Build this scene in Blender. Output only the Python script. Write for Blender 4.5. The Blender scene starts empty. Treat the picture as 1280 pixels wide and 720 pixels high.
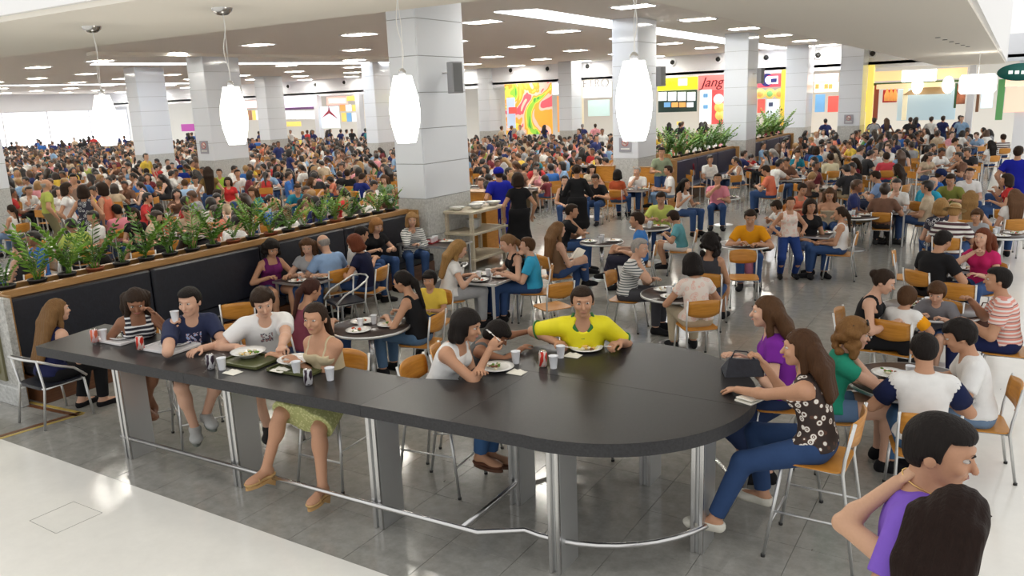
import bpy, math, random, time
import numpy as np
from mathutils import Vector, Matrix
T0 = time.time()
S = bpy.context.scene
COL = S.collection
random.seed(7)
PI = math.pi
R = math.radians

# ------------------------------------------------------------------ camera
CAM_H, AZ, PITCH, ROLL, FPX = 3.4, R(32.0), math.atan(.231), math.atan(.0385), 1000.0
_f = np.array([-math.sin(AZ)*math.cos(PITCH), math.cos(AZ)*math.cos(PITCH), -math.sin(PITCH)])
_r0 = np.array([math.cos(AZ), math.sin(AZ), 0.0])
_u0 = np.cross(_r0, _f)
_r = _r0*math.cos(ROLL) - _u0*math.sin(ROLL)
_u = _r0*math.sin(ROLL) + _u0*math.cos(ROLL)
cd = bpy.data.cameras.new('camera')
cam = bpy.data.objects.new('camera', cd); COL.objects.link(cam)
cd.sensor_width = 36; cd.lens = 36*FPX/1280; cd.clip_end = 400; cd.clip_start = .05
cam.matrix_world = Matrix(((_r[0], _u[0], -_f[0], 0), (_r[1], _u[1], -_f[1], 0), (_r[2], _u[2], -_f[2], CAM_H), (0, 0, 0, 1)))
S.camera = cam

# ------------------------------------------------------------------ light
w = bpy.data.worlds.new('world'); S.world = w; w.use_nodes = True
w.node_tree.nodes['Background'].inputs[0].default_value = (1, .985, .96, 1)
w.node_tree.nodes['Background'].inputs[1].default_value = .9
S.view_settings.view_transform = 'Standard'; S.view_settings.look = 'None'
S.view_settings.gamma = 1; S.view_settings.exposure = 0.22
LAMP_L = 38.0        # radiance of the ceiling panels


def at(px, py, z=0.0):
    """floor-plan position of something seen at a photograph pixel at height z"""
    d = _f*FPX + _r*(px-640) + _u*(360-py)
    t = (z-CAM_H)/d[2]
    return (d[0]*t, d[1]*t, z)


def wall_x(px, Y, py=120):
    d = _f*FPX + _r*(px-640) + _u*(360-py)
    return d[0]/d[1]*Y


def wall_z(px, py, Y):
    d = _f*FPX + _r*(px-640) + _u*(360-py)
    return CAM_H + d[2]/d[1]*Y


def face(x, y, phi):
    """heading: 0 away from the lens, 90 right, 180 towards it, 270 left"""
    return math.atan2(-x, y) - R(phi)


# ------------------------------------------------------------------ materials
def _nt(name):
    m = bpy.data.materials.new(name); m.use_nodes = True
    nt = m.node_tree
    return m, nt, nt.nodes['Principled BSDF'], nt.nodes, nt.links


def mat(name, col, rough=.5, metal=0., bump=0., bscale=60., var=0., vscale=6., coat=0., emit=0., sheen=0., trans=0., alpha=1., stretch=None, spec=None, coords='Object'):
    m, nt, b, N, L = _nt(name)
    c = (*col, 1)
    b.inputs['Base Color'].default_value = c
    b.inputs['Roughness'].default_value = rough
    b.inputs['Metallic'].default_value = metal
    if spec is not None: b.inputs['Specular IOR Level'].default_value = spec
    if coat: b.inputs['Coat Weight'].default_value = coat; b.inputs['Coat Roughness'].default_value = .08
    if sheen: b.inputs['Sheen Weight'].default_value = sheen
    if trans: b.inputs['Transmission Weight'].default_value = trans
    if emit:
        b.inputs['Emission Color'].default_value = c; b.inputs['Emission Strength'].default_value = emit
    if bump or var:
        tc = N.new('ShaderNodeTexCoord'); mp = N.new('ShaderNodeMapping')
        L.new(tc.outputs[coords], mp.inputs[0])
        if stretch: mp.inputs['Scale'].default_value = stretch
        if var:
            n = N.new('ShaderNodeTexNoise'); n.inputs['Scale'].default_value = vscale; n.inputs['Detail'].default_value = 5
            L.new(mp.outputs[0], n.inputs[0])
            r = N.new('ShaderNodeValToRGB')
            r.color_ramp.elements[0].position = .3; r.color_ramp.elements[1].position = .7
            r.color_ramp.elements[0].color = (*[max(0, x*(1-var)) for x in col], 1)
            r.color_ramp.elements[1].color = (*[min(1, x*(1+var)) for x in col], 1)
            L.new(n.outputs[0], r.inputs[0]); L.new(r.outputs[0], b.inputs['Base Color'])
            if emit: L.new(r.outputs[0], b.inputs['Emission Color'])
        if bump:
            n = N.new('ShaderNodeTexNoise'); n.inputs['Scale'].default_value = bscale; n.inputs['Detail'].default_value = 4
            L.new(mp.outputs[0], n.inputs[0])
            bp = N.new('ShaderNodeBump'); bp.inputs['Strength'].default_value = bump; bp.inputs['Distance'].default_value = .01
            L.new(n.outputs[0], bp.inputs['Height']); L.new(bp.outputs[0], b.inputs['Normal'])
    return m


def tint_mat(name, rough, bump, bscale, stretch=None, spec=.3, sub=0., vstr=.1):
    """colour is the object's own colour (viewport colour), so copies can share meshes"""
    m, nt, b, N, L = _nt(name)
    oi = N.new('ShaderNodeObjectInfo'); tc = N.new('ShaderNodeTexCoord'); mp = N.new('ShaderNodeMapping')
    L.new(tc.outputs['Object'], mp.inputs[0])
    if stretch: mp.inputs['Scale'].default_value = stretch
    n = N.new('ShaderNodeTexNoise'); n.inputs['Scale'].default_value = bscale; n.inputs['Detail'].default_value = 4
    L.new(mp.outputs[0], n.inputs[0])
    hsv = N.new('ShaderNodeHueSaturation')
    mr = N.new('ShaderNodeMapRange'); mr.inputs[3].default_value = 1-vstr; mr.inputs[4].default_value = 1+vstr
    L.new(n.outputs[0], mr.inputs[0]); L.new(mr.outputs[0], hsv.inputs['Value'])
    L.new(oi.outputs['Color'], hsv.inputs['Color']); L.new(hsv.outputs[0], b.inputs['Base Color'])
    bp = N.new('ShaderNodeBump'); bp.inputs['Strength'].default_value = bump; bp.inputs['Distance'].default_value = .01
    L.new(n.outputs[0], bp.inputs['Height']); L.new(bp.outputs[0], b.inputs['Normal'])
    b.inputs['Roughness'].default_value = rough; b.inputs['Specular IOR Level'].default_value = spec
    return m


M = {}
M['skin'] = tint_mat('skin', .5, .03, 90, vstr=.06)
M['cloth'] = tint_mat('cloth', .85, .35, 14, spec=.2)
M['hair'] = tint_mat('hair', .6, .7, 26, stretch=(3, 3, .35), vstr=.35, spec=.15)
M['dark_eye'] = mat('dark_eye', (.02, .012, .01), .2)
M['eye_white'] = mat('eye_white', (.5, .46, .42), .3)
M['lips'] = mat('lips', (.42, .14, .12), .4)
M['chrome'] = mat('brushed_chrome', (.62, .62, .62), .25, 1.)
M['satin_metal'] = mat('satin_metal', (.66, .67, .67), .38, .85)
M['black_rubber'] = mat('black_rubber', (.02, .02, .02), .6)
M['black_top'] = mat('black_laminate', (.022, .021, .022), .36, 0, .05, 160, .14, 40, spec=.28)
M['black_edge'] = mat('black_laminate_edge', (.04, .04, .042), .5, 0, .08, 200, .2, 60, spec=.3)
M['table_brown'] = mat('table_brown', (.055, .04, .036), .28, 0, 0, 1, .1, 30)
M['white_plastic'] = mat('white_plastic', (.82, .82, .8), .35)
M['cup'] = mat('translucent_cup', (.84, .86, .9), .3)
M['porcelain'] = mat('porcelain', (.86, .86, .84), .18)
M['tray_white'] = mat('tray_white', (.8, .78, .78), .4)
M['tray_green'] = mat('tray_green', (.09, .1, .035), .4)
M['tray_red'] = mat('tray_red', (.32, .03, .04), .4)
M['black_leather'] = mat('black_leather', (.012, .014, .022), .38, 0, .15, 40, .2, 20)
M['navy_leather'] = mat('navy_leather', (.012, .016, .05), .4, 0, .15, 40, .2, 20)
M['gold'] = mat('gold', (.8, .55, .2), .3, 1.)
M['paper'] = mat('paper', (.82, .8, .72), .8)


def wood_mat(name, c1, c2, scale=(1, 14, 14), rough=.35):
    m, nt, b, N, L = _nt(name)
    tc = N.new('ShaderNodeTexCoord'); mp = N.new('ShaderNodeMapping'); mp.inputs['Scale'].default_value = scale
    L.new(tc.outputs['Object'], mp.inputs[0])
    n = N.new('ShaderNodeTexNoise'); n.inputs['Scale'].default_value = 3.; n.inputs['Detail'].default_value = 6; n.inputs['Distortion'].default_value = .6
    L.new(mp.outputs[0], n.inputs[0])
    r = N.new('ShaderNodeValToRGB'); r.color_ramp.elements[0].position = .3; r.color_ramp.elements[1].position = .72
    r.color_ramp.elements[0].color = (*c1, 1); r.color_ramp.elements[1].color = (*c2, 1)
    L.new(n.outputs[0], r.inputs[0]); L.new(r.outputs[0], b.inputs['Base Color'])
    b.inputs['Roughness'].default_value = rough
    return m


M['plywood'] = wood_mat('orange_plywood', (.46, .18, .02), (.6, .27, .04), (2, 2, 16))
M['oak'] = wood_mat('oak', (.33, .17, .055), (.46, .26, .1), (14, 1.2, 14))
M['dark_wood'] = wood_mat('dark_wood', (.09, .035, .015), (.17, .07, .03), (14, 1.2, 14))
M['pale_wood'] = wood_mat('pale_wood', (.5, .44, .33), (.62, .56, .44), (3, 12, 12), .5)


def stone_mat(name, c, var, scale, rough, bump=0.):
    m, nt, b, N, L = _nt(name)
    g = N.new('ShaderNodeNewGeometry')
    n = N.new('ShaderNodeTexNoise'); n.inputs['Scale'].default_value = scale; n.inputs['Detail'].default_value = 8; n.inputs['Roughness'].default_value = .75
    L.new(g.outputs['Position'], n.inputs[0])
    r = N.new('ShaderNodeValToRGB'); r.color_ramp.elements[0].position = .35; r.color_ramp.elements[1].position = .65
    r.color_ramp.elements[0].color = (*[x*(1-var) for x in c], 1); r.color_ramp.elements[1].color = (*[min(1, x*(1+var)) for x in c], 1)
    L.new(n.outputs[0], r.inputs[0]); L.new(r.outputs[0], b.inputs['Base Color'])
    b.inputs['Roughness'].default_value = rough
    return m


M['floor_tile'] = stone_mat('grey_stone_tile', (.3, .295, .27), .16, 9, .13)
M['floor_joint'] = mat('floor_joint', (.27, .265, .24), .2)
M['white_floor'] = stone_mat('white_floor', (.86, .85, .8), .03, 5, .16)
M['granite'] = stone_mat('grey_granite', (.42, .42, .4), .35, 30, .3)
M['column_tile'] = mat('white_glossy_tile', (.74, .78, .84), .09, spec=.6)
M['column_core'] = mat('column_core', (.33, .35, .37), .6)
M['granite_tile'] = stone_mat('granite_tile', (.5, .51, .5), .22, 22, .2)
M['ceiling'] = mat('ceiling_paint', (.84, .79, .74), .9)
M['soffit'] = mat('soffit_paint', (.9, .86, .78), .9)
M['wall_white'] = mat('wall_white', (.86, .88, .93), .7)
M['lamp_panel'] = mat('lamp_panel', (1., .95, .85), .5, emit=LAMP_L)
M['lamp_panel'].node_tree.nodes['Principled BSDF'].inputs['Base Color'].default_value = (.8, .8, .8, 1)
M['cove'] = mat('cove_light', (.9, .95, 1.), .5, emit=5)
M['pendant_glass'] = mat('pendant_glass', (1., .96, .88), .4, emit=3.0)


# ------------------------------------------------------------------ mesh helpers
class MB:
    """collects shapes; build() links them as ONE mesh object"""
    def __init__(s): s.v = []; s.f = []; s.sm = []

    def add(s, vs, fs, smooth=False):
        o = len(s.v); s.v += [tuple(map(float, v)) for v in vs]; s.f += [tuple(i+o for i in f) for f in fs]; s.sm += [smooth]*len(fs)
        return s

    def box(s, c, d, rz=0., tilt=None):
        x, y, z = d[0]/2, d[1]/2, d[2]/2
        vs = [Vector((sx*x, sy*y, sz*z)) for sz in (-1, 1) for sx, sy in ((-1, -1), (1, -1), (1, 1), (-1, 1))]
        Q = Matrix.Rotation(rz, 3, 'Z') @ (tilt if tilt is not None else Matrix.Identity(3))
        return s.add([Q @ v + Vector(c) for v in vs], [(3, 2, 1, 0), (4, 5, 6, 7), (0, 1, 5, 4), (1, 2, 6, 5), (2, 3, 7, 6), (3, 0, 4, 7)])

    def bevel_box(s, c, d, b, rz=0., tilt=None):
        """box whose edges are chamfered by b"""
        x, y, z = d[0]/2, d[1]/2, d[2]/2
        def ring(dx, dy, zz): return [(-x+dx, -y+dy+0, zz), (x-dx, -y+dy, zz), (x-dx, y-dy, zz), (-x+dx, y-dy, zz)]
        def oct(bb, zz): return [(-x+bb, -y, zz), (x-bb, -y, zz), (x, -y+bb, zz), (x, y-bb, zz), (x-bb, y, zz), (-x+bb, y, zz), (-x, y-bb, zz), (-x, -y+bb, zz)]
        def octin(zz): return [(-x+b, -y+b*.6, zz), (x-b, -y+b*.6, zz), (x-b*.6, -y+b, zz), (x-b*.6, y-b, zz), (x-b, y-b*.6, zz), (-x+b, y-b*.6, zz), (-x+b*.6, y-b, zz), (-x+b*.6, -y+b, zz)]
        vs = octin(-z) + oct(b, -z+b*.6) + oct(b, z-b*.6) + octin(z)
        fs = [tuple(range(7, -1, -1)), tuple(range(24, 32))]
        for k in range(3):
            for i in range(8):
                j = (i+1) % 8; fs.append((k*8+i, k*8+j, k*8+8+j, k*8+8+i))
        Q = Matrix.Rotation(rz, 3, 'Z') @ (tilt if tilt is not None else Matrix.Identity(3))
        return s.add([Q @ Vector(v) + Vector(c) for v in vs], fs)

    def lathe(s, prof, c=(0, 0, 0), n=20, cap=True, sx=1, sy=1):
        vs = []; fs = []
        for (rr, z) in prof:
            for i in range(n):
                a = 2*PI*i/n; vs.append((c[0]+rr*math.cos(a)*sx, c[1]+rr*math.sin(a)*sy, c[2]+z))
        for k in range(len(prof)-1):
            for i in range(n):
                j = (i+1) % n; fs.append((k*n+i, k*n+j, (k+1)*n+j, (k+1)*n+i))
        if cap:
            fs.append(tuple(range(n-1, -1, -1))); fs.append(tuple((len(prof)-1)*n+i for i in range(n)))
        return s.add(vs, fs, True)

    def tube(s, pts, r, n=8, closed=False):
        pts = [Vector(p) for p in pts]; m = len(pts); vs = []; fs = []
        rad = r if isinstance(r, (list, tuple)) else [r]*m
        prev = None
        for i, p in enumerate(pts):
            if closed: t = pts[(i+1) % m]-pts[i-1]
            else: t = pts[min(i+1, m-1)]-pts[max(i-1, 0)]
            t.normalize()
            if prev is None:
                a = Vector((0, 0, 1)) if abs(t.z) < .9 else Vector((1, 0, 0))
                u = t.cross(a).normalized()
            else:
                u = (prev - t*prev.dot(t)).normalized()
            prev = u; v2 = t.cross(u)
            for k in range(n):
                a = 2*PI*k/n; vs.append(p + (u*math.cos(a)+v2*math.sin(a))*rad[i])
        rng = m if closed else m-1
        for i in range(rng):
            i2 = (i+1) % m
            for k in range(n):
                k2 = (k+1) % n; fs.append((i*n+k, i*n+k2, i2*n+k2, i2*n+k))
        if not closed:
            fs.append(tuple(range(n-1, -1, -1))); fs.append(tuple((m-1)*n+k for k in range(n)))
        return s.add(vs, fs, True)

    def prism(s, poly, z0, z1, smooth=False):
        n = len(poly); vs = [(x, y, z0) for x, y in poly]+[(x, y, z1) for x, y in poly]
        fs = [tuple(range(n-1, -1, -1)), tuple(range(n, 2*n))]+[(i, (i+1) % n, n+(i+1) % n, n+i) for i in range(n)]
        return s.add(vs, fs, smooth)

    def ball(s, c, r, n=10, m=7, sc=(1, 1, 1), Q=None):
        vs = []; fs = []
        for i in range(m+1):
            th = PI*i/m
            for k in range(n):
                a = 2*PI*k/n
                v = Vector((math.sin(th)*math.cos(a)*r*sc[0], math.sin(th)*math.sin(a)*r*sc[1], math.cos(th)*r*sc[2]))
                if Q is not None: v = Q @ v
                vs.append((c[0]+v.x, c[1]+v.y, c[2]+v.z))
        for i in range(m):
            for k in range(n):
                k2 = (k+1) % n; fs.append((i*n+k, (i+1)*n+k, (i+1)*n+k2, i*n+k2))
        return s.add(vs, fs, True)

    def mesh(s, name, m):
        me = bpy.data.meshes.new(name); me.from_pydata(s.v, [], s.f)
        me.polygons.foreach_set('use_smooth', s.sm)
        if m is not None:
            for mm in (m if isinstance(m, (list, tuple)) else [m]): me.materials.append(mm)
        me.update(); return me

    def build(s, name, m, parent=None, loc=None):
        return ob(name, s.mesh(name, m), parent, loc)


def ob(name, me, parent=None, loc=None):
    o = bpy.data.objects.new(name, me); COL.objects.link(o)
    if parent is not None: o.parent = parent
    if loc is not None: o.location = loc
    return o


def tag(o, label, cat, group=None, kind=None):
    if label: o['label'] = label
    if cat: o['category'] = cat
    if group: o['group'] = group
    if kind: o['kind'] = kind
    return o


def thing(name, label, cat, loc=(0, 0, 0), rz=0., group=None):
    o = bpy.data.objects.new(name, None); COL.objects.link(o); o.empty_display_size = .1
    o.location = loc; o.rotation_euler = (0, 0, rz)
    return tag(o, label, cat, group)


def copy_tree(o, parent=None):
    c = o.copy(); COL.objects.link(c)
    if parent is not None: c.parent = parent
    for ch in o.children: copy_tree(ch, c)
    return c


def struct(o): o['kind'] = 'structure'; return o
# ------------------------------------------------------------------ people: one continuous surface grown from a signed distance field
V3 = lambda *a: np.array(a, float)
GP = 1.2         # figures against the layout's unit (the whole layout is brought to metres at the end)


def GS(P): return P.get('s', 1.)*GP


def nrm(v): return v/(np.linalg.norm(v)+1e-9)


def smin(a, b, k):
    h = np.clip(.5+.5*(b-a)/k, 0, 1)
    return b*(1-h)+a*h-k*h*(1-h)


class Cone:            # tapered capsule
    def __init__(s, a, b, ra, rb, k=.03): s.a, s.b, s.ra, s.rb, s.k = np.array(a, float), np.array(b, float), ra, rb, k
    def bb(s): m = max(s.ra, s.rb); return np.minimum(s.a, s.b)-m, np.maximum(s.a, s.b)+m
    def d(s, X, Y, Z, inf):
        ab = s.b-s.a; L = ab@ab+1e-9
        px, py, pz = X-s.a[0], Y-s.a[1], Z-s.a[2]
        t = np.clip((px*ab[0]+py*ab[1]+pz*ab[2])/L, 0, 1)
        return np.sqrt((px-t*ab[0])**2+(py-t*ab[1])**2+(pz-t*ab[2])**2)-(s.ra+(s.rb-s.ra)*t)-inf


class Ell:
    def __init__(s, c, r, Q=None, k=.03): s.c, s.r, s.Q, s.k = np.array(c, float), np.array(r, float), (np.eye(3) if Q is None else Q), k
    def bb(s): m = s.r.max(); return s.c-m, s.c+m
    def d(s, X, Y, Z, inf):
        px, py, pz = X-s.c[0], Y-s.c[1], Z-s.c[2]
        Q = s.Q; r = s.r+inf
        u = px*Q[0, 0]+py*Q[1, 0]+pz*Q[2, 0]; v = px*Q[0, 1]+py*Q[1, 1]+pz*Q[2, 1]; w_ = px*Q[0, 2]+py*Q[1, 2]+pz*Q[2, 2]
        k0 = np.sqrt((u/r[0])**2+(v/r[1])**2+(w_/r[2])**2)
        k1 = np.sqrt((u/r[0]**2)**2+(v/r[1]**2)**2+(w_/r[2]**2)**2)+1e-6
        return k0*(k0-1)/k1


class Grid:
    def __init__(s, lo, hi, h):
        s.lo = np.array(lo)-3*h; s.h = h
        s.n = np.ceil((np.array(hi)-s.lo)/h).astype(int)+4
        s.ax = [(s.lo[i]+h*np.arange(s.n[i])).astype(np.float32) for i in range(3)]

    def new(s): return np.full(s.n, 1., np.float32)

    def sl(s, lo, hi):
        a = np.maximum(((lo-s.lo)/s.h).astype(int), 0); b = np.minimum(((hi-s.lo)/s.h).astype(int)+2, s.n)
        return tuple(slice(a[i], max(b[i], a[i])) for i in range(3))

    def put(s, D, prims, inf=0., kk=None):
        for p in prims:
            k = p.k if kk is None else kk
            lo, hi = p.bb(); m = k+inf+2.5*s.h
            q = s.sl(lo-m, hi+m)
            X = s.ax[0][q[0]][:, None, None]; Y = s.ax[1][q[1]][None, :, None]; Z = s.ax[2][q[2]][None, None, :]
            d = p.d(X, Y, Z, inf)
            D[q] = smin(D[q], d, max(k, 1e-4))
        return D

    def pts(s): return s.ax[0][:, None, None], s.ax[1][None, :, None], s.ax[2][None, None, :]


_CO = np.array([(i, j, k) for i in (0, 1) for j in (0, 1) for k in (0, 1)])
_ED = [(a, b) for a in range(8) for b in range(a+1, 8) if np.abs(_CO[a]-_CO[b]).sum() == 1]


def nets(D, lo, h):
    """surface nets: vertices, quads"""
    S_ = D < 0
    c = np.zeros(np.array(D.shape)-1, np.int8)
    for o in _CO: c += S_[o[0]:o[0]+c.shape[0], o[1]:o[1]+c.shape[1], o[2]:o[2]+c.shape[2]]
    act = (c > 0) & (c < 8)
    idx = np.argwhere(act)
    if len(idx) == 0: return np.zeros((0, 3)), np.zeros((0, 4), int)
    num = np.full(act.shape, -1, np.int32); num[act] = np.arange(len(idx))
    vals = np.stack([D[idx[:, 0]+o[0], idx[:, 1]+o[1], idx[:, 2]+o[2]] for o in _CO], 1)
    acc = np.zeros((len(idx), 3)); cnt = np.zeros(len(idx))
    for a, b in _ED:
        va, vb = vals[:, a], vals[:, b]; m = (va < 0) != (vb < 0)
        t = np.where(m, va/np.where(m, va-vb, 1), 0)
        acc += np.where(m[:, None], _CO[a]+(_CO[b]-_CO[a])*t[:, None], 0); cnt += m
    V = lo+h*(idx+acc/cnt[:, None])
    F = []
    for ax in range(3):
        o = np.zeros(3, int); o[ax] = 1
        A = S_[:D.shape[0]-o[0], :D.shape[1]-o[1], :D.shape[2]-o[2]]; B = S_[o[0]:, o[1]:, o[2]:]
        e = np.argwhere(A != B); u, v = [(1, 2), (2, 0), (0, 1)][ax]
        e = e[(e[:, u] > 0) & (e[:, v] > 0)]
        inside = A[e[:, 0], e[:, 1], e[:, 2]]
        def g(du, dv):
            q = e.copy(); q[:, u] -= du; q[:, v] -= dv; q = np.minimum(q, np.array(act.shape)-1); return num[q[:, 0], q[:, 1], q[:, 2]]
        quad = np.stack([g(1, 1), g(0, 1), g(0, 0), g(1, 0)], 1)
        quad[~inside] = quad[~inside][:, ::-1]
        F.append(quad[(quad >= 0).all(1)])
    return V, np.concatenate(F)


def np_mesh(name, V, F, mats, mi=None):
    me = bpy.data.meshes.new(name)
    me.vertices.add(len(V)); me.vertices.foreach_set('co', np.asarray(V, np.float32).ravel())
    n = len(F); me.loops.add(4*n); me.loops.foreach_set('vertex_index', F.astype(np.int32).ravel())
    me.polygons.add(n); me.polygons.foreach_set('loop_start', (np.arange(n)*4).astype(np.int32))
    try: me.polygons.foreach_set('loop_total', np.full(n, 4, np.int32))
    except Exception: pass
    me.polygons.foreach_set('use_smooth', np.ones(n, bool))
    for m in mats: me.materials.append(m)
    if mi is not None: me.polygons.foreach_set('material_index', mi.astype(np.int32))
    me.update(calc_edges=True); me.validate()
    return me


def rot(axis, a):
    return np.array(Matrix.Rotation(a, 3, axis))


def ik(Sx, T, a, b, hint):
    v = T-Sx; d = np.linalg.norm(v); mx = (a+b)*.995
    if d > mx: T = Sx+v/d*mx; v = T-Sx; d = mx
    u = v/d; x = (a*a-b*b+d*d)/(2*d); hh = math.sqrt(max(a*a-x*x, 1e-6))
    p = hint-u*(hint@u)
    return Sx+u*x+nrm(p)*hh, T


def person_prims(P):
    """P: pose dictionary. Local frame: facing +Y, X to the figure's right. Returns primitive lists and joints"""
    s = GS(P); fem = P.get('fem', False); fat = P.get('fat', 1.)
    pz = P['pz']; l1, l2, l3 = R(P.get('lean', 4)), R(P.get('lean2', P.get('lean', 4)+6)), R(P.get('neck', 12))
    side = R(P.get('side', 0)); tw = R(P.get('twist', 0))
    J = {}
    pel = V3(0, 0, pz); J['pel'] = pel
    def dr(l): return nrm(V3(math.sin(side), math.sin(l)*math.cos(side), math.cos(l)))
    W = pel+dr(l1)*.13*s; C = W+dr((l1+l2)/2)*.15*s; N = C+dr(l2)*.155*s
    J['W'], J['C'], J['N'] = W, C, N
    Rt = rot('Z', tw)
    up = dr(l2); rgt = nrm(Rt@V3(1, 0, 0)); rgt = nrm(rgt-up*(rgt@up)); fwd = np.cross(up, rgt)
    QT = np.stack([rgt, fwd, up], 1)
    sw = (.155 if fem else .178)*s*(.5+.5*fat)
    hd = P.get('head', (0, 0, 0))        # yaw (left +), pitch (down +), roll
    nd = nrm(V3(math.sin(side)*.5, math.sin(l3), math.cos(l3)))
    Hc = N+nd*.15*s+V3(0, .01, 0)
    QH = rot('Z', tw+R(hd[0]))@rot('X', -R(hd[1]))@rot('Y', R(hd[2]))
    J['H'], J['QH'], J['QT'] = Hc, QH, QT
    hs = P.get('hs', 1.)*(.96 if fem else 1.)*(P.get('s', 1.) if P.get('s', 1.) > .8 else P.get('s', 1.)*.35+.62)*GP*1.04
    J['hs'] = hs
    def hp(x, y, z): return Hc+QH@(V3(x, y, z)*hs)
    J['hp'] = hp
    ft = fat
    tors = [Ell(pel, V3(.148*ft if not fem else .158*ft, .112*ft, .12)*s, k=.05),
            Ell(W, V3((.125 if fem else .145)*ft, .095*ft, .13)*s, QT, .06),
            Ell(C+up*.0, V3((.135 if fem else .158)*ft, .1*ft, .16)*s, QT, .06),
            Cone(N-up*.075*s-rgt*(sw-.055*s), N-up*.075*s+rgt*(sw-.055*s), .054*s, .054*s, .05),
            Cone(N-up*.04*s, N-up*.075*s+rgt*.12*s, .048*s, .044*s, .04), Cone(N-up*.04*s, N-up*.075*s-rgt*.12*s, .048*s, .044*s, .04)]
    if fem:
        for sx in (-1, 1): tors.append(Ell(C+rgt*sx*.07*s+fwd*.075*s+up*.02*s, V3(.058, .05, .055)*s, QT, .04))
    neck = [Cone(N-up*.04*s, Hc+QH@V3(0, -.02, -.06)*hs, (.048 if fem else .058)*s, (.046 if fem else .054)*s, .03)]
    head = [Ell(hp(0, -.008, .02), V3(.077, .094, .09)*hs, QH, .02),
            Ell(hp(0, .024, -.035), V3(.058, .066, .07)*hs, QH, .025),
            Ell(hp(0, .058, -.088), V3(.028, .024, .02)*hs, QH, .025),
            Cone(hp(0, .086, .012), hp(0, .106, -.026), .007*hs, .0125*hs, .012),
            Ell(hp(.036, .07, -.022), V3(.022, .018, .02)*hs, QH, .02), Ell(hp(-.036, .07, -.022), V3(.022, .018, .02)*hs, QH, .02),
            Cone(hp(-.03, .082, .03), hp(.03, .082, .03), .009*hs, .009*hs, .015),
            Cone(hp(-.014, .083, -.056), hp(.014, .083, -.056), .009*hs, .009*hs, .008)]
    for sx in (-1, 1): head.append(Ell(hp(sx*.078, -.008, -.008), V3(.011, .02, .031)*hs, QH, .006))
    G = {'torso': tors, 'neck': neck, 'head': head}
    # arms
    ua, fa = .285*s, .25*s
    def loc(t):      # torso-frame target (x, y forward, z up from the shoulders' line) or absolute local
        return np.array(t, float)
    for nm, sx in (('L', -1), ('R', 1)):
        sh = N-up*.078*s+rgt*sx*(sw-.02*s)
        tg = loc(P['hand'+nm]); hint = np.array(P.get('elb'+nm, (sx*.6, -.3, -.8)), float)
        el, wr = ik(sh, tg, ua, fa, hint)
        ar = (.043 if fem else .052)*s*(.4+.6*ft)
        G['arm'+nm] = [Cone(sh, el, ar, ar*.78, .03), Cone(el, wr, ar*.8, ar*.58, .02), Ell(el+(wr-el)*.25, V3(1, 1, 1)*ar*.83, k=.03)]
        J['sh'+nm], J['el'+nm], J['wr'+nm] = sh, el, wr
        hd_ = P.get('hdir'+nm); d = nrm(np.array(hd_, float)) if hd_ is not None else nrm(wr-el)
        pn = np.array(P.get('palm'+nm, (0, 0, -1)), float); pn = nrm(pn-d*(pn@d)); sd = np.cross(d, pn)   # sd: across the palm
        thumb = sd*(-sx) if (np.cross(d, pn)@V3(1, 0, 0))*sx > 0 else sd*(-sx)
        hsz = P.get('hz', 1.)*s*(.92 if fem else 1.)
        pc = wr+d*.05*hsz
        fr = P.get('fr', .0096)*hsz
        hand = [Ell(pc, V3(.041, .05, .0155)*hsz, np.stack([sd, d, -pn], 1), .012)]
        curl = P.get('curl'+nm, .5)
        J['hc'+nm] = wr+d*.1*hsz+pn*.025*hsz; J['hd'+nm] = d; J['pn'+nm] = pn; J['sd'+nm] = sd
        for q, ln in enumerate((.068, .078, .074, .058)):
            off = (q-1.5)*.0205*hsz
            b0 = wr+d*.088*hsz-thumb*off*1. + (0 if q not in (0, 3) else 0)
            dd = nrm(d-thumb*(q-1.5)*.10); p = b0-dd*.02*hsz; ang = 0.
            for t_, seg in enumerate((.45, .32, .23)):
                ang += curl*(.75+.35*t_)
                d2 = nrm(dd*math.cos(ang)+pn*math.sin(ang)); p2 = p+d2*(ln*seg+(.02 if t_ == 0 else 0))*hsz
                hand.append(Cone(p, p2, fr*(1-.06*t_), fr*(.94-.06*t_), .004)); p = p2
        tb = wr+d*.025*hsz+thumb*.028*hsz
        td = nrm(d*.65+thumb*.75+pn*.35); p2 = tb+td*.045*hsz
        hand += [Cone(tb, p2, fr*1.35, fr*1.1, .01)]
        td2 = nrm(d*.9+thumb*(.35-.5*curl)+pn*(.25+.5*curl)); hand += [Cone(p2, p2+td2*.035*hsz, fr*1.1, fr*.9, .004)]
        G['hand'+nm] = hand
    # legs
    th, sn = P.get('thigh', .43)*s, .41*s
    for nm, sx in (('L', -1), ('R', 1)):
        hip = pel+V3(sx*(.085 if fem else .08)*s, 0, -.03*s)
        ft_ = np.array(P['foot'+nm], float); hint = np.array(P.get('knee'+nm, (sx*.1, .8, .5)), float)
        kn, an = ik(hip, ft_, th, sn, hint)
        tr = (.082 if fem else .085)*s*(.4+.6*ft)
        G['leg'+nm] = [Cone(hip, kn, tr, .055*s, .04), Cone(kn, an, .053*s, .036*s, .03), Ell(kn+(an-kn)*.28-nrm(np.cross(np.cross(an-kn, V3(0, 1, 0)), an-kn))*0., V3(.056, .056, .09)*s, k=.04)]
        J['hip'+nm], J['kn'+nm], J['an'+nm] = hip, kn, an
        fy = R(P.get('toe'+nm, sx*8)); fp = R(P.get('fpit'+nm, 0))     # toe-out, pitch (down +)
        fd = V3(math.sin(fy)*math.cos(fp), math.cos(fy)*math.cos(fp), -math.sin(fp)); fu = nrm(V3(0, 0, 1)-fd*fd[2]); fs_ = np.cross(fd, fu)
        FQ = np.stack([fs_, fd, fu], 1)
        sole = an-fu*.05*s
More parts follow.
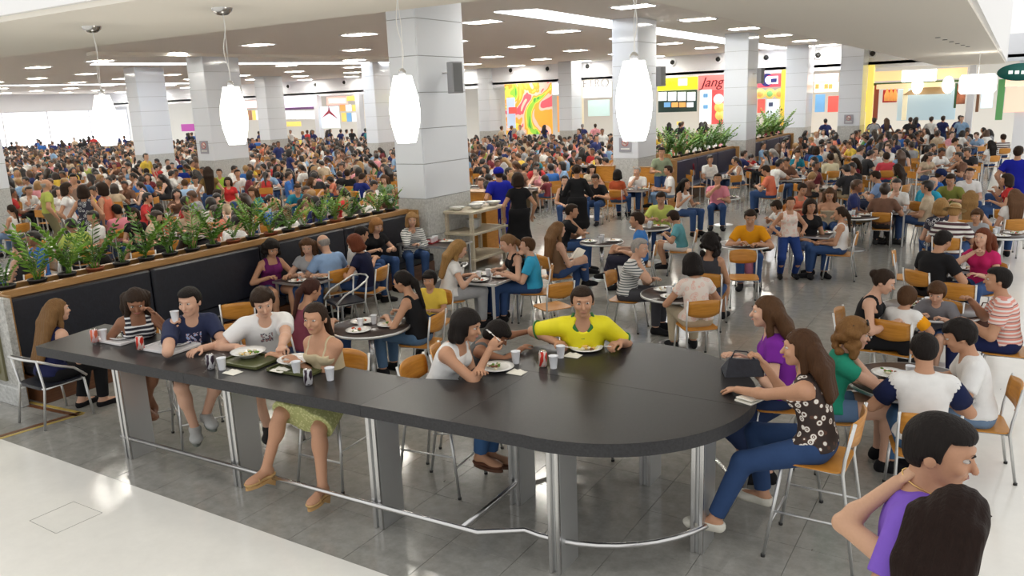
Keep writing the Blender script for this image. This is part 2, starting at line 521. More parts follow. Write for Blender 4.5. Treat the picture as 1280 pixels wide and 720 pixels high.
        G['foot'+nm] = [Cone(an, an-fu*.03*s-fd*.025*s, .034*s, .034*s, .02), Ell(sole+fd*.13*s+fu*.0, V3(.043, .062, .024)*s, FQ, .02),
                        Cone(an-fu*.02*s, sole+fd*.12*s+fu*.005*s, .034*s, .028*s, .03)]
        J['FQ'+nm] = FQ; J['sole'+nm] = sole
    return G, J


def hair_prims(P, J):
    hp, QH, hs, QT = J['hp'], J['QH'], J['hs'], J['QT']
    st = P.get('hair', 'short'); s = GS(P)
    rgt, fwd, up = QT[:, 0], QT[:, 1], QT[:, 2]
    N = J['N']
    t = {'short': .009, 'crop': .005, 'bob': .02, 'long': .009, 'pony': .009, 'bun': .01, 'curly': .03, 'messy': .018, 'bald': .003, 'fringe': .016}.get(st, .012)
    cap = [Ell(hp(0, -.014, .022), V3(.08+t, .095+t, .092+t)*hs, QH, .02)]
    if st in ('short', 'crop', 'messy'): cap.append(Ell(hp(0, .02, .075), V3(.062+t, .068, .035+t*.7)*hs, QH, .02))
    if st in ('short', 'messy', 'crop'): cap.append(Ell(hp(0, -.06, -.02), V3(.06+t, .045, .055)*hs, QH, .02))
    rest = []
    if st == 'bald': rest = []
    if st == 'bob':
        for sx in (-1, 1): rest += [Cone(hp(sx*.07, -.015, .03), hp(sx*.088, .0, -.085), .035*hs, .036*hs, .03)]
        rest += [Cone(hp(0, -.07, .02), hp(0, -.085, -.09), .055*hs, .055*hs, .04), Cone(hp(-.05, -.06, 0), hp(-.06, -.06, -.1), .045*hs, .045*hs, .04), Cone(hp(.05, -.06, 0), hp(.06, -.06, -.1), .045*hs, .045*hs, .04)]
    if st == 'long':
        L = P.get('hlen', .42)*s
        back = N-fwd*.1*s
        for o in (-.075, -.025, .025, .075):
            a = hp(o, -.07, 0); b = back+rgt*o*1.15+up*.02; c = back+rgt*o*1.1-up*(L-.18)+fwd*-.02
            rest += [Cone(a, b, .05*hs, .045*s, .04), Cone(b, c, .045*s, .024*s, .04)]
        for sx in (-1, 1):
            a = hp(sx*.07, -.01, .03); b = hp(sx*.078, -.02, -.12)
            rest += [Cone(a, b, .024*hs, .026*hs, .03)]
            if P.get('hfront', True): rest += [Cone(b, N+rgt*sx*.1*s+fwd*.03*s-up*.12*s, .028*s, .018*s, .02)]
    if st == 'pony':
        a = hp(0, -.1, .03); b = hp(0, -.14, -.06); L = P.get('hlen', .3)*s
        c = N-fwd*.13*s-up*(L-.15)
        rest += [Cone(hp(0, -.08, .02), a, .03, .028, .02), Cone(a, b, .03*s, .035*s, .02), Cone(b, c, .035*s, .014*s, .03)]
    if st == 'bun': rest += [Ell(hp(0, -.115, .03), V3(.045, .04, .042)*hs, QH, .015)]
    if st == 'curly':
        rg = random.Random(P.get('seed', 3))
        for i in range(46):
            a = rg.uniform(0, 2*PI); z = rg.uniform(-.15, .1); rr = .1 if z > -.02 else .105
            x, y = math.cos(a)*rr, math.sin(a)*rr-.02
            if y > .035 and z < .07: continue
            if z > .05: x *= .75; y *= .75
            rest.append(Ell(hp(x, y, z), V3(1, 1, 1)*rg.uniform(.026, .038)*hs, k=.008))
    if st == 'fringe': rest += [Ell(hp(0, .07, .062), V3(.07, .03, .03)*hs, QH, .02), Ell(hp(0, -.07, -.03), V3(.07, .05, .07)*hs, QH, .02)]
    return cap, rest


def build_layers(P, h):
    """returns {layer: (V, F)}"""
    G, J = person_prims(P)
    allp = [p for g in G.values() for p in g]
    cap, rest = hair_prims(P, J)
    lo = np.min([p.bb()[0] for p in allp+rest+cap], 0); hi = np.max([p.bb()[1] for p in allp+rest+cap], 0)
    inf0 = .03; lo = lo-inf0; hi = hi+inf0
    if P.get('bot') in ('skirt', 'dress', 'robe'): lo[2] -= .02; lo[:2] -= .08; hi[:2] += .08
    g = Grid(lo, hi, h); X, Y, Z = g.pts()
    s = GS(P)
    up, fwd, rgt = J['QT'][:, 2], J['QT'][:, 1], J['QT'][:, 0]
    pl = lambda n, c: (X-c[0])*n[0]+(Y-c[1])*n[1]+(Z-c[2])*n[2]
    D = g.new()
    g.put(D, G['torso']); g.put(D, G['neck'], kk=.035); g.put(D, G['armL'][:1]+G['armR'][:1], kk=.035); g.put(D, G['legL'][:1]+G['legR'][:1], kk=.02)
    E1 = g.new(); g.put(E1, G['head']); D = smin(D, E1, .018)
    for nm in 'LR':
        for key, k in (('arm', .008), ('leg', .012)):
            A = g.new(); g.put(A, G[key+nm]); D = smin(D, A, k)
        A = g.new(); g.put(A, G['foot'+nm]); D = smin(D, A, .015)
        if h < .01:
            for sx in (-1, 1):
                c_ = J['hp'](sx*.031, .1, .012); rr_ = .016*J['hs']
                dd_ = np.sqrt((X-c_[0])**2+(Y-c_[1])**2+(Z-c_[2])**2)-rr_
                D = -smin(-D, dd_, .008) if nm == 'R' else D
        if True:
            A = g.new(); g.put(A, G['hand'+nm]); D = smin(D, A, .012)
    out = {}; L = {}
    # top garment
    top = P.get('top', 'tee'); it = P.get('loose', .012)
    hem = J['pel']+V3(0, 0, -.02*s)
    if top:
        A = g.new(); g.put(A, G['torso'], it)
        hipc = []
        for nm in 'LR':
            hip, kn = J['hip'+nm], J['kn'+nm]; hipc.append(Cone(hip, hip+(kn-hip)*.15, .086*s, .084*s, .04))
        g.put(A, hipc, it+.006)
        if top in ('tee', 'long', 'polo'):
            for nm in 'LR':
                B = g.new(); g.put(B, G['arm'+nm][:1], it+.012)
                fr_ = P.get('sleeve', .62)
                sh, el, wr = J['sh'+nm], J['el'+nm], J['wr'+nm]
                if top == 'long':
                    g.put(B, G['arm'+nm][1:2], it+.008)
                    B = np.maximum(B, pl(nrm(wr-el), el+(wr-el)*.93) if True else B)
                else:
                    B = np.maximum(B, pl(nrm(el-sh), sh+(el-sh)*fr_))
                A = smin(A, B, .03)
            nk = J['N']+up*.0*s; A = np.maximum(A, pl(nrm(up*.9-fwd*.35), nk+up*.012*s))
            cen = J['N']+fwd*(.075 if not P.get('vneck') else .09)*s+up*.0
            rr = P.get('neckr', .06)*s
            A = np.maximum(A, rr-np.sqrt((X-cen[0])**2+(Y-cen[1])**2+(Z-cen[2])**2))
            cB = J['N']+up*.045*s; A = np.maximum(A, .062*s-np.sqrt((X-cB[0])**2+(Y-cB[1])**2+(Z-cB[2])**2))
        else:       # tank / strap / strapless
            lv = {'tank': .09, 'strap': .05, 'strapless': .03, 'vest': .11}[top]
            A = np.maximum(A, pl(nrm(up*1.-fwd*.0), J['C']+up*lv*s))
            for sx in (-1, 1):      # armholes
                A = np.maximum(A, -(pl(-rgt*sx, J['C']+rgt*sx*(.118 if P.get('fem') else .135)*s)+0)-.06*(pl(up, J['C']+up*.02*s) < 0))
            if top != 'strapless':
                r_ = {'tank': .024, 'strap': .008, 'vest': .036}[top]*s
                B = g.new(); g.put(B, G['torso'], .006)
                lat = pl(rgt, J['N'])
                B = np.maximum(B, np.abs(np.abs(lat)-.082*s)-r_); B = np.maximum(B, -pl(up, J['C']+up*(lv-.04)*s))
                A = np.minimum(A, B)
        hz = hem
        A = np.maximum(A, -pl(V3(0, 0, 1), hz))
        L['top'] = A
    bot = P.get('bot', 'jeans'); ib = P.get('bloose', .012)
    if bot:
        A = g.new(); g.put(A, [p for p in G['torso'][:1]], ib)
        if bot in ('jeans', 'shorts', 'capri'):
            for nm in 'LR':
                B = g.new(); g.put(B, G['leg'+nm][:1], ib+.004)
                if bot != 'shorts' or P.get('shortlen', .8) > 1: g.put(B, G['leg'+nm][1:2], ib+.008)
                hip, kn, an = J['hip'+nm], J['kn'+nm], J['an'+nm]
                if bot == 'jeans': B = np.maximum(B, pl(nrm(an-kn), kn+(an-kn)*.93))
                elif bot == 'capri': B = np.maximum(B, pl(nrm(an-kn), kn+(an-kn)*.45))
                else: B = np.maximum(B, pl(nrm(kn-hip), hip+(kn-hip)*P.get('shortlen', .8)))
                A = smin(A, B, .03)
        else:
            pr = []
            for nm in 'LR':
                hip, kn, an = J['hip'+nm], J['kn'+nm], J['an'+nm]
                fr_ = P.get('skirtlen', .95)
                pr += [Cone(hip, hip+(kn-hip)*min(fr_, 1.05), .1*s, .1*s, .1)]
                if fr_ > 1.05: pr += [Cone(kn, kn+(an-kn)*(fr_-1), .1*s, .12*s, .1)]
            mk_ = (J['knL']+J['knR'])/2; pr.append(Cone(J['pel'], J['pel']+(mk_-J['pel'])*min(fr_, 1.05), .125*s, .12*s, .08))
            if fr_ > 1.05: ma_ = (J['anL']+J['anR'])/2; pr.append(Cone(mk_, mk_+(ma_-mk_)*(fr_-1), .12*s, .14*s, .08))
            g.put(A, pr, .0)
            if fr_ <= 1.05:
                kd = nrm((J['knL']+J['knR'])/2-J['pel']); A = np.maximum(A, pl(kd, J['pel']+kd*np.linalg.norm((J['knL']+J['knR'])/2-J['pel'])*fr_))
        A = np.maximum(A, pl(V3(0, 0, 1), J['pel']+V3(0, 0, .07*s)))
        if 'top' in L: A = np.maximum(A, -(L['top'])-.004) if False else A
        L['bottom'] = A
    if P.get('shoes', True):
        A = g.new()
        for nm in 'LR':
            FQ, so = J['FQ'+nm], J['sole'+nm]; fd, fu = FQ[:, 1], FQ[:, 2]
            B = g.new(); g.put(B, G['foot'+nm], P.get('shoeinf', .009)); g.put(B, [Ell(so-fd*.02*s, V3(.038, .05, .03)*s, FQ, .02), Cone(so-fd*.035*s-fu*.012, so+fd*.16*s-fu*.012, .03*s, .03*s, .02)])
            st = P.get('shoe', 'closed')
            B = np.maximum(B, pl(fu, J['an'+nm]+fu*(.015 if st == 'closed' else -.022)*s))
            if st == 'sandal': B = np.maximum(B, pl(fu, so+fu*-.006)) 
            A = np.minimum(A, B)
        L['shoes'] = A
    hr = P.get('hair', 'short')
    if hr:
        A = g.new(); g.put(A, cap)
        Hc, QH, hs = J['H'], J['QH'], J['hs']
        hx = ((X-Hc[0])*QH[0, 0]+(Y-Hc[1])*QH[1, 0]+(Z-Hc[2])*QH[2, 0])/hs
        hy = ((X-Hc[0])*QH[0, 1]+(Y-Hc[1])*QH[1, 1]+(Z-Hc[2])*QH[2, 1])/hs
        hz_ = ((X-Hc[0])*QH[0, 2]+(Y-Hc[1])*QH[1, 2]+(Z-Hc[2])*QH[2, 2])/hs
        if hr in ('short', 'crop', 'messy', 'bald', 'pony', 'bun'):
            yl = {'short': .022, 'crop': .022, 'messy': .03, 'bald': -.02, 'pony': .03, 'bun': .03}[hr]
            zl = {'short': .062, 'crop': .066, 'messy': .055, 'bald': 3., 'pony': .066, 'bun': .066}[hr]
            Fc = np.maximum(yl-hy+np.clip(hz_-.02, 0, .06)*.2, hz_-zl)
            A = np.maximum(A, -Fc*hs)
            # round the ear and clear the nape
            low = np.where(hy > -.03, -.012+(hy < .01)*0., -.075); A = np.maximum(A, (low-hz_)*hs*.7)
            A = np.maximum(A, np.where((hy > -.03) & (np.abs(hx) > .03), np.maximum(-(hz_-.012), 0)-.03, -1)*hs+0*A) if hr == 'bald' else A
            if hr == 'bald': A = np.maximum(A, (hz_-.035)*hs)
        else:
            yl = .035 if hr != 'bob' else .045
            Fc = np.maximum(yl-hy, hz_-.062+np.abs(hx)*.35)
            A = np.maximum(A, -Fc*hs); A = np.maximum(A, (-.09-hz_)*hs)
        if hr == 'messy': A = A+.006*np.sin(hx*75)*np.sin(hy*62+1)*np.sin(hz_*70)
        if rest: g.put(A, rest)
        if rest and hr == 'long': A = A+.0022*np.sin((hx+hy*.6)*150)
        L['hair'] = A
    return g, D, L, J, (rgt, fwd, up, pl, X, Y, Z)


def person_layers(P, h):
    g, D, L, J, _ = build_layers(P, h)
    out = {'body': nets(D, g.lo, h)}
    for k, A in L.items(): out[k] = nets(A, g.lo, h)
    return out, J


def person_single(P, h):
    """one mesh with a material index per layer (for small, distant figures)"""
    g, D, L, J, _ = build_layers(P, h)
    keys = ['body', 'top', 'bottom', 'hair', 'shoes']
    D = D; A = D.copy(); lab = np.zeros(D.shape, np.int8)
    for i, k in enumerate(keys[1:], 1):
        if k in L:
            m = L[k] < np.minimum(A, .02)
            lab = np.where(L[k] < A, i, lab); A = np.minimum(A, L[k])
    V, F = nets(A, g.lo, h)
    c = V[F].mean(1); q = np.clip(np.round((c-g.lo)/h).astype(int), 0, np.array(D.shape)-1)
    return V, F, lab[q[:, 0], q[:, 1], q[:, 2]], J
# ------------------------------------------------------------------ assembling a figure
SKIN = {'light': (.62, .37, .26), 'tan': (.5, .27, .165), 'brown': (.27, .125, .07), 'dark': (.12, .055, .035), 'pale': (.7, .46, .36)}
HAIRC = {'black': (.012, .009, .008), 'dark': (.028, .016, .01), 'brown': (.075, .036, .016), 'blonde': (.33, .19, .07), 'auburn': (.13, .035, .015), 'grey': (.32, .3, .28)}


def eyes_mesh(white):
    b = MB()
    if white: b.ball((0, 0, 0), .0125, 12, 8, (1.1, 1, .62))
    else: b.ball((0, .0075, 0), .0063, 10, 6)
    return b
_EW = eyes_mesh(True).mesh('eye', M['eye_white']); _EI = eyes_mesh(False).mesh('iris', M['dark_eye'])
_BR = MB().tube([(-.015, -.003, -.002), (-.004, .001, .002), (.014, -.004, 0)], [.0022, .0036, .002], 6).mesh('eyebrow', M['hair'])
_LP = MB().tube([(-.021, -.006, .001), (-.01, .0005, .002), (0, .0015, 0), (.01, .0005, .002), (.021, -.006, .001)], [.002, .0045, .005, .0045, .002], 8).mesh('mouth', M['lips'])
_LG = MB().tube([(-.02, -.004, .0005), (0, .001, 0), (.02, -.004, .0005)], [.001, .0018, .001], 5).mesh('mouth', M['lips'])


def face_parts(root, J, hairc, fem=False):
    Q = J['QH']; hs = J['hs']
    def put(me, p, tilt=0.):
        o = ob(me.name.split('.')[0], me, root)
        Mx = Matrix(Q.tolist()).to_4x4(); Mx.translation = Vector(J['hp'](*p)); o.matrix_local = Mx @ Matrix.Rotation(tilt, 4, 'Y') @ Matrix.Scale(hs, 4); return o
    for sx in (-1, 1):
        e = put(_EW, (sx*.031, .0775, .011)); i = ob('iris', _EI, e)
        b = put(_BR, (sx*.032, .0955, .033), 0 if sx > 0 else PI); b.color = (*hairc, 1)
        if sx < 0: b.matrix_local = b.matrix_local @ Matrix.Scale(-1, 4, (0, 0, 1))
    put(_LP if fem else _LG, (0, .0945, -.055))


LAYN = {'body': 'body', 'top': 'shirt', 'bottom': 'trousers', 'hair': 'hair', 'shoes': 'shoes'}


def layer_name(P, k):
    if k == 'top': return {'tank': 'tank_top', 'strap': 'camisole', 'strapless': 'strapless_top', 'vest': 'sleeveless_top', 'tee': 't_shirt', 'long': 'long_sleeved_shirt', 'polo': 'shirt'}[P.get('top', 'tee')]
    if k == 'bottom': return {'jeans': 'trousers', 'shorts': 'shorts', 'capri': 'trousers', 'skirt': 'skirt', 'dress': 'dress_skirt', 'robe': 'robe'}[P.get('bot', 'jeans')]
    return LAYN[k]


def make_person(P, h, label, loc, rz, cols, mats=None, faces=True, group=None, cat='person'):
    """cols: skin, hair, top, bottom, shoes"""
    out, J = person_layers(P, h)
    t = thing('person', label, cat, (loc[0], loc[1], loc[2] if len(loc) > 2 else 0), rz, group)
    for k, (V, F) in out.items():
        if len(F) < 4: continue
        m = (mats or {}).get(k) or M['skin' if k == 'body' else 'hair' if k == 'hair' else 'cloth']
        o = ob(layer_name(P, k), np_mesh(k, V, F, [m]), t)
        o.color = (*cols[{'body': 'skin', 'top': 'top', 'bottom': 'bottom', 'hair': 'hair', 'shoes': 'shoes'}[k]], 1)
    if faces: face_parts(t, J, cols['hair'], P.get('fem', False))
    return t, J
# ------------------------------------------------------------------ the setting
CEIL, SOF = 5.8, 4.4
XE = -.55           # the hall ends here and the white atrium floor begins
YE = 4.0
WY = 48.0           # wall of food counters
WX = -76.0


def proj(p):
    d = np.array(p, float)-np.array([0, 0, CAM_H]); z = d@_f
    return (640+FPX*(d@_r)/z, 360-FPX*(d@_u)/z) if z > .1 else (-9999, -9999)


floor = struct(MB().box(((WX+XE)/2, (WY+YE)/2+1, -.06), (XE-WX, WY-YE+2, .1)).build('floor', M['floor_joint']))
af = MB(); af.box((-38, -2.5, -.05), (80, 13, .1)); af.box((5.2, 27, -.05), (11.5, 46, .1))
atr = struct(af.build('floor_atrium', M['white_floor']))
acc = MB()
for a, b in zip([(37, 651), (92, 627), (128, 641), (70, 667)], [(92, 627), (128, 641), (70, 667), (37, 651)]):
    acc.tube([at(*a, .0), at(*b, .0)], .0025, 4)
acc.build('access_cover_joint', M['floor_joint'], atr)
TS = .6
tile_me = MB().bevel_box((0, 0, -.006), (TS-.004, TS-.004, .012), .0012).mesh('tile', M['floor_tile'])
cells = []
rest_v = []; rest_f = []
for i in range(int((XE-WX)/TS)):
    for j in range(int((WY-YE)/TS)+1):
        x, y = XE-TS*(i+.5), YE+TS*(j+.5)
        if y < .42*abs(x)-3: continue
        px, py = proj((x, y, 0))
        if not (-60 < px < 1340 and 100 < py < 800): continue
        cells.append((math.hypot(x, y), x, y))
cells.sort()
for k, (d, x, y) in enumerate(cells):
    if k < 300:
        o = ob('tile', tile_me, floor, (x, y, 0))
    else:
        b = len(rest_v); q = TS/2-.003
        rest_v += [(x-q, y-q, 0), (x+q, y-q, 0), (x+q, y+q, 0), (x-q, y+q, 0)]; rest_f.append((b, b+1, b+2, b+3))
me = bpy.data.meshes.new('distant_tiles'); me.from_pydata(rest_v, [], rest_f); me.materials.append(M['floor_tile'])
ob('distant_tiles', me, floor)['kind'] = 'stuff'
# inlaid floor line at the left
il = [at(-60, 566), at(104, 517), at(36, 503)]
yl = MB(); bl = MB()
for a, b in zip(il, il[1:]):
    a, b = Vector(a), Vector(b); n = Vector((-(b-a).y, (b-a).x, 0)).normalized()
    yl.prism([(p.x, p.y) for p in (a-n*.03, b-n*.03, b+n*.02, a+n*.02)], 0, .003)
    bl.prism([(p.x, p.y) for p in (a+n*.04, b+n*.04, b+n*.1, a+n*.1)], 0, .003)
yl.build('inlay_line', mat('yellow_inlay', (.55, .4, .1), .3), floor); bl.build('inlay_line', mat('brown_inlay', (.17, .07, .03), .3), floor)

# ceiling with recessed light slots, lower soffit around the hall's edge
b = MB(); b.box(((WX-3.4)/2-1, (6.98+WY)/2+1, CEIL+.15), (-3.4-WX, WY-6.98+2, .3))
ceiling = struct(b.build('ceiling', M['ceiling']))
b = MB(); b.box((-40.6, 5.79, (SOF+7.2)/2), (80, 2.38, 7.2-SOF)); b.box((-2, (6.98+WY)/2, (SOF+7.2)/2), (2.8, WY-6.98, 7.2-SOF))
struct(b.build('ceiling_soffit', M['soffit']))
b = MB(); b.box((XE-.02, 26, 8.2), (.08, 45, 7.5)); b.box((-40, 4.58, 8.2), (79, .08, 7.5))
struct(b.build('wall_upper_fascia', mat('upper_fascia', (.95, .95, .95), .8)))


def strip(pts, z, m, name, parent=None, dz=.02):
    bb = MB(); bb.prism(pts, z-dz, z+.0)
    return bb.build(name, m, parent)


strip([(-12.1, 19.0), (-11.0, 19.4), (-11.0, 47.5), (-12.1, 47.5)], CEIL-.001, M['cove'], 'cove_light', ceiling)
for (a, c_, w_) in (((115, 80), (482, 78.5), .55), ((-5, 107), (241, 104), .5)):
    p, q = Vector(at(*a, CEIL)), Vector(at(*c_, CEIL)); n = Vector((-(q-p).y, (q-p).x, 0)).normalized()*w_
    strip([(v.x, v.y) for v in (p-n, q-n, q+n, p+n)], CEIL-.001, M['cove'], 'cove_light', ceiling)
p, q = Vector(at(112, 65, CEIL)), Vector(at(482, 71, CEIL)); n = Vector((-(q-p).y, (q-p).x, 0)).normalized()*.35
strip([(v.x, v.y) for v in (p-n, q-n, q+n, p+n)], CEIL-.001, M['soffit'], 'ceiling_beam', ceiling, .12)
dots = MB()
for i in range(6): dots.lathe([(.05, 0), (.05, .01)], (-1.5+.06*i, 19.5+1.1*i, SOF-.011), 8)
dots.build('downlight_row', M['black_rubber'], ceiling)
# recessed lamp panels
lamps = []
fr_me = MB()
for (cx, cy, dx, dy) in ((0, .36, 1.06, .06), (0, -.36, 1.06, .06), (.53, 0, .06, .78), (-.53, 0, .06, .78)): fr_me.box((cx, cy, 0), (dx, dy, .02))
fr_me = fr_me.mesh('frame', M['wall_white']); pn_me = MB().box((0, 0, .0), (1., .66, .012)).mesh('diffuser', M['lamp_panel'])
for i in range(14):
    for j in range(-2, 6):
        x, y = -8.9-4.85*i, 20.9+5.2*j
        if y < 8: continue
        if abs(x+11.5) < .9: continue
        px, py = proj((x, y, CEIL))
        if x < WX+1 or y > WY-.6: continue
        if not (-700 < px < 1500): continue
        t = thing('ceiling_light', None, 'ceiling light', (x, y, CEIL-.015)); ob('frame', fr_me, t); ob('diffuser', pn_me, t); lamps.append((px, py, t))

# end walls
b = MB(); b.box((WX-.1, 33, 5), (.2, 34, 1.6)); b.box((WX-.1, 33, .4), (.2, 34, .8)); 
struct(b.build('wall_left', M['wall_white']))
gl = mat('bright_glazing', (.93, .96, 1.), .3, emit=2.2)
win = struct(MB().box((WX-.3, 33, 2.5), (.1, 34, 3.5)).build('window_1', gl))
for k in range(9):
    MB().box((WX-.12, 18+4*k, 2.5), (.1, .12, 3.4)).build('mullion', M['wall_white'], win)
bulk = struct(MB().box(((WX+1)/2, WY+.15, (4.5+CEIL)/2), (1-WX, .3, CEIL-4.5)).build('wall_bulkhead', M['wall_white']))
struct(MB().box(((WX+1)/2, WY+6, 2.4), (1-WX, .2, 4.8)).build('wall_back', mat('stall_back', (.8, .78, .72), .8)))
struct(MB().box((3, WY+.2, 2.4), (6, .2, 4.8)).build('wall_right_end', M['wall_white']))
struct(MB().box(((WX+1)/2, WY+3, 4.75), (1-WX, 6, .15)).build('ceiling_stalls', M['wall_white']))
nz = []
nzr = MB().lathe([(.2, 0), (.24, .06), (.2, .12), (.15, .1)], (0, 0, 0), 18, False).mesh('ring', M['wall_white'])
nzc = MB().ball((0, 0, .06), .14, 12, 8).mesh('nozzle', M['black_rubber'])
for px, py in ((361, 108), (395, 106), (431, 103), (639, 88), (685, 86), (735, 83), (841, 78), (898, 74), (958, 72), (1023, 69), (1091, 67)):
    t = thing('air_nozzle', None, 'air vent', (wall_x(px, WY, py), WY-.01, wall_z(px, py, WY)))
    t.rotation_euler = (PI/2, 0, 0); ob('ring', nzr, t); ob('nozzle', nzc, t); nz.append((px, t))

# tiled columns: M = near right-hand corner
COLS = []


def column(mx, my, wx, wy, base=1.55, top=CEIL, rows=6):
    c = struct(MB().box((mx-wx/2, my+wy/2, top/2), (wx-.02, wy-.02, top)).build('column', M['column_core']))
    for lo, hi, n, mm in ((0, base, 2, M['granite_tile']), (base, top, rows, M['column_tile'])):
        hgt = (hi-lo)/n
        a = MB().bevel_box((0, 0, 0), (wx-.012, .02, hgt-.012), .003).mesh('tile', mm)
        bb = MB().bevel_box((0, 0, 0), (.02, wy-.012, hgt-.012), .003).mesh('tile', mm)
        for k in range(n):
            z = lo+hgt*(k+.5)
            ob('tile', a, c, (mx-wx/2, my, z)); ob('tile', a, c, (mx-wx/2, my+wy, z))
            ob('tile', bb, c, (mx, my+wy/2, z)); ob('tile', bb, c, (mx-wx, my+wy/2, z))
    COLS.append((mx-wx/2, my+wy/2, wx, wy)); return c


column(-10.12, 13.0, .72, 1.6)
column(-10.0, 23.8, .85, 1.5)
column(-9.3, 33.4, .95, 1.5)
column(-9.45, 45.2, 1.1, 1.5)
column(-6.9, 46.2, 1.1, 1.6)
column(*at(268, 201, 1.55)[:2], 1.0, 1.8)
column(*at(183, 194, 1.55)[:2], .9, 1.6)
column(*at(473, 179, 1.55)[:2], .8, 1.5)
column(*at(613, 164, 1.55)[:2], .9, 1.5)
column(*at(338, 175, 1.55)[:2], 1., 1.6)
cx_, cy_, _ = at(12, 235, 1.55); column(cx_, cy_-1.3, .8, 1.3)
column(-23.8, 46, .9, 1.4)

# granite pier with a framed display at the left edge
gx, gy, _ = at(28, 507)
pier = struct(MB().box((gx-1.3, gy+.04, .67), (2.6, .08, 1.34)).build('pillar', M['granite']))
MB().bevel_box((gx-1.25, gy-.0, .12), (2.66, .1, .24), .01).build('plinth', M['granite_tile'], pier)
dp = thing('poster_case', 'olive framed display case set in the granite pier at far left', 'display case', (gx-.95, gy-.01, .78))
MB().box((0, 0, 0), (1.45, .04, .98)).build('frame', mat('olive_frame', (.16, .15, .08), .35), dp)
MB().box((0, -.03, 0), (1.25, .02, .8)).build('pane', mat('dim_poster', (.2, .17, .06), .15, var=.5, vscale=2), dp)
# ------------------------------------------------------------------ furniture prototypes (local +Y is the sitter's forward)
def rounded(w_, d_, r, n=4, bulge=0.):
    pts = []
    for (cx, cy, a0) in ((w_/2-r, d_/2-r, 0), (-w_/2+r, d_/2-r, 90), (-w_/2+r, -d_/2+r, 180), (w_/2-r, -d_/2+r, 270)):
        for k in range(n+1):
            a = R(a0+90*k/n); pts.append((cx+r*math.cos(a), cy+r*math.sin(a)))
    return pts


def back_panel(w_, z0, z1, y, curve=.045, tilt=.1, th=.012, n=8):
    b = MB(); vs = []; fs = []
    rows = 5
    for sgn in (0, 1):
        for j in range(rows):
            v = j/(rows-1)
            for i in range(n+1):
                u = i/n*2-1
                ww = w_/2*(1-.10*(abs(v-.5)*2)**3)
                zb = z0+.03*(1-u*u)*-1+.02; zt = z1+.018*(1-u*u)
                z = zb+(zt-zb)*v
                vs.append((u*ww, y-(1-u*u)*curve-(z-z0)*tilt-sgn*th, z))
    m = (n+1)*rows
    for j in range(rows-1):
        for i in range(n):
            a = j*(n+1)+i; fs.append((a, a+1, a+n+2, a+n+1)); fs.append((m+a, m+a+n+1, m+a+n+2, m+a+1))
    for i in range(n):
        fs.append((i, m+i, m+i+1, i+1)); a = (rows-1)*(n+1)+i; fs.append((a, a+1, m+a+1, m+a))
    for j in range(rows-1):
        a = j*(n+1); fs.append((a, a+n+1, m+a+n+1, m+a)); a += n; fs.append((a, m+a, m+a+n+1, a+n+1))
    b.add(vs, fs, True); return b


def chair_parts(sz=.45, tall=False, spread=.0):
    d = {}
    seat = MB(); seat.prism(rounded(.41, .4, .07), sz-.012, sz); d['seat'] = (seat, 'plywood')
    d['backrest'] = (back_panel(.4, sz+.17, sz+.37, -.2, .04, .12), 'plywood')
    s_ = spread; legs = []
    for sx in (-1, 1):
        legs.append(('leg', MB().tube([(sx*(.2+s_), .23+s_, 0), (sx*.185, .17, sz-.02)], .0115, 8)))
        legs.append(('leg', MB().tube([(sx*(.2+s_), -.26-s_, 0), (sx*.19, -.19, sz-.02), (sx*.195, -.2, sz+.1), (sx*.2, -.245, sz+.38)], .0115, 8)))
    d['legs'] = legs
    fr_ = MB(); fr_.tube([(-.185, .17, sz-.022), (.185, .17, sz-.022), (.185, -.18, sz-.022), (-.185, -.18, sz-.022)], .009, 6, True)
    d['seat_frame'] = (fr_, 'satin_metal')
    if tall:
        z = .28; k = s_*(1-z/sz)
        f2 = MB(); f2.tube([(-.19-k, .21+k, z), (.19+k, .21+k, z)], .0095, 6); f2.tube([(-.19-k, .21+k, z+.1), (-.19-k, -.24-k, z+.1)], .008, 6); f2.tube([(.19+k, .21+k, z+.1), (.19+k, -.24-k, z+.1)], .008, 6)
        d['footrest'] = (f2, 'satin_metal')
    ft = MB()
    for sx in (-1, 1):
        for y in (.23+s_, -.26-s_): ft.lathe([(.015, 0), (.015, .02)], (sx*(.2+s_), y, 0), 8)
    d['foot_caps'] = (ft, 'black_rubber')
    return d


def proto_meshes(d):
    out = []
    for k, v in d.items():
        if k == 'legs': out += [(n_, b.mesh(n_, M['satin_metal'])) for n_, b in v]
        else: out.append((k, v[0].mesh(k, M[v[1]])))
    return out


CH = proto_meshes(chair_parts()); ST = proto_meshes(chair_parts(.78, True, .03))


def arm_chair_parts():
    sz = .45; d = {}
    s1 = MB(); s1.prism(rounded(.46, .44, .08), sz-.02, sz+.015); d['seat'] = (s1, 'black_leather')
    legs = []
    for sx in (-1, 1):
        legs.append(('leg', MB().tube([(sx*.25, .24, 0), (sx*.24, .2, sz)], .013, 8)))
        legs.append(('leg', MB().tube([(sx*.24, -.27, 0), (sx*.23, -.2, sz), (sx*.24, -.24, .78)], .013, 8)))
    d['legs'] = legs
    rail = MB(); pts = [(.25, .23, .47), (.27, .1, .6), (.275, -.08, .68), (.25, -.22, .76), (.14, -.3, .79), (0, -.325, .8), (-.14, -.3, .79), (-.25, -.22, .76), (-.275, -.08, .68), (-.27, .1, .6), (-.25, .23, .47)]
    rail.tube(pts, .014, 8); d['arm_rail'] = (rail, 'satin_metal')
    s2 = MB(); s2.tube([(-.24, .2, sz-.01), (.24, .2, sz-.01), (.23, -.2, sz-.01), (-.23, -.2, sz-.01)], .012, 6, True); d['seat_frame'] = (s2, 'satin_metal')
    return d


AC = proto_meshes(arm_chair_parts())
CHAIRS = []          # (object, person tag)


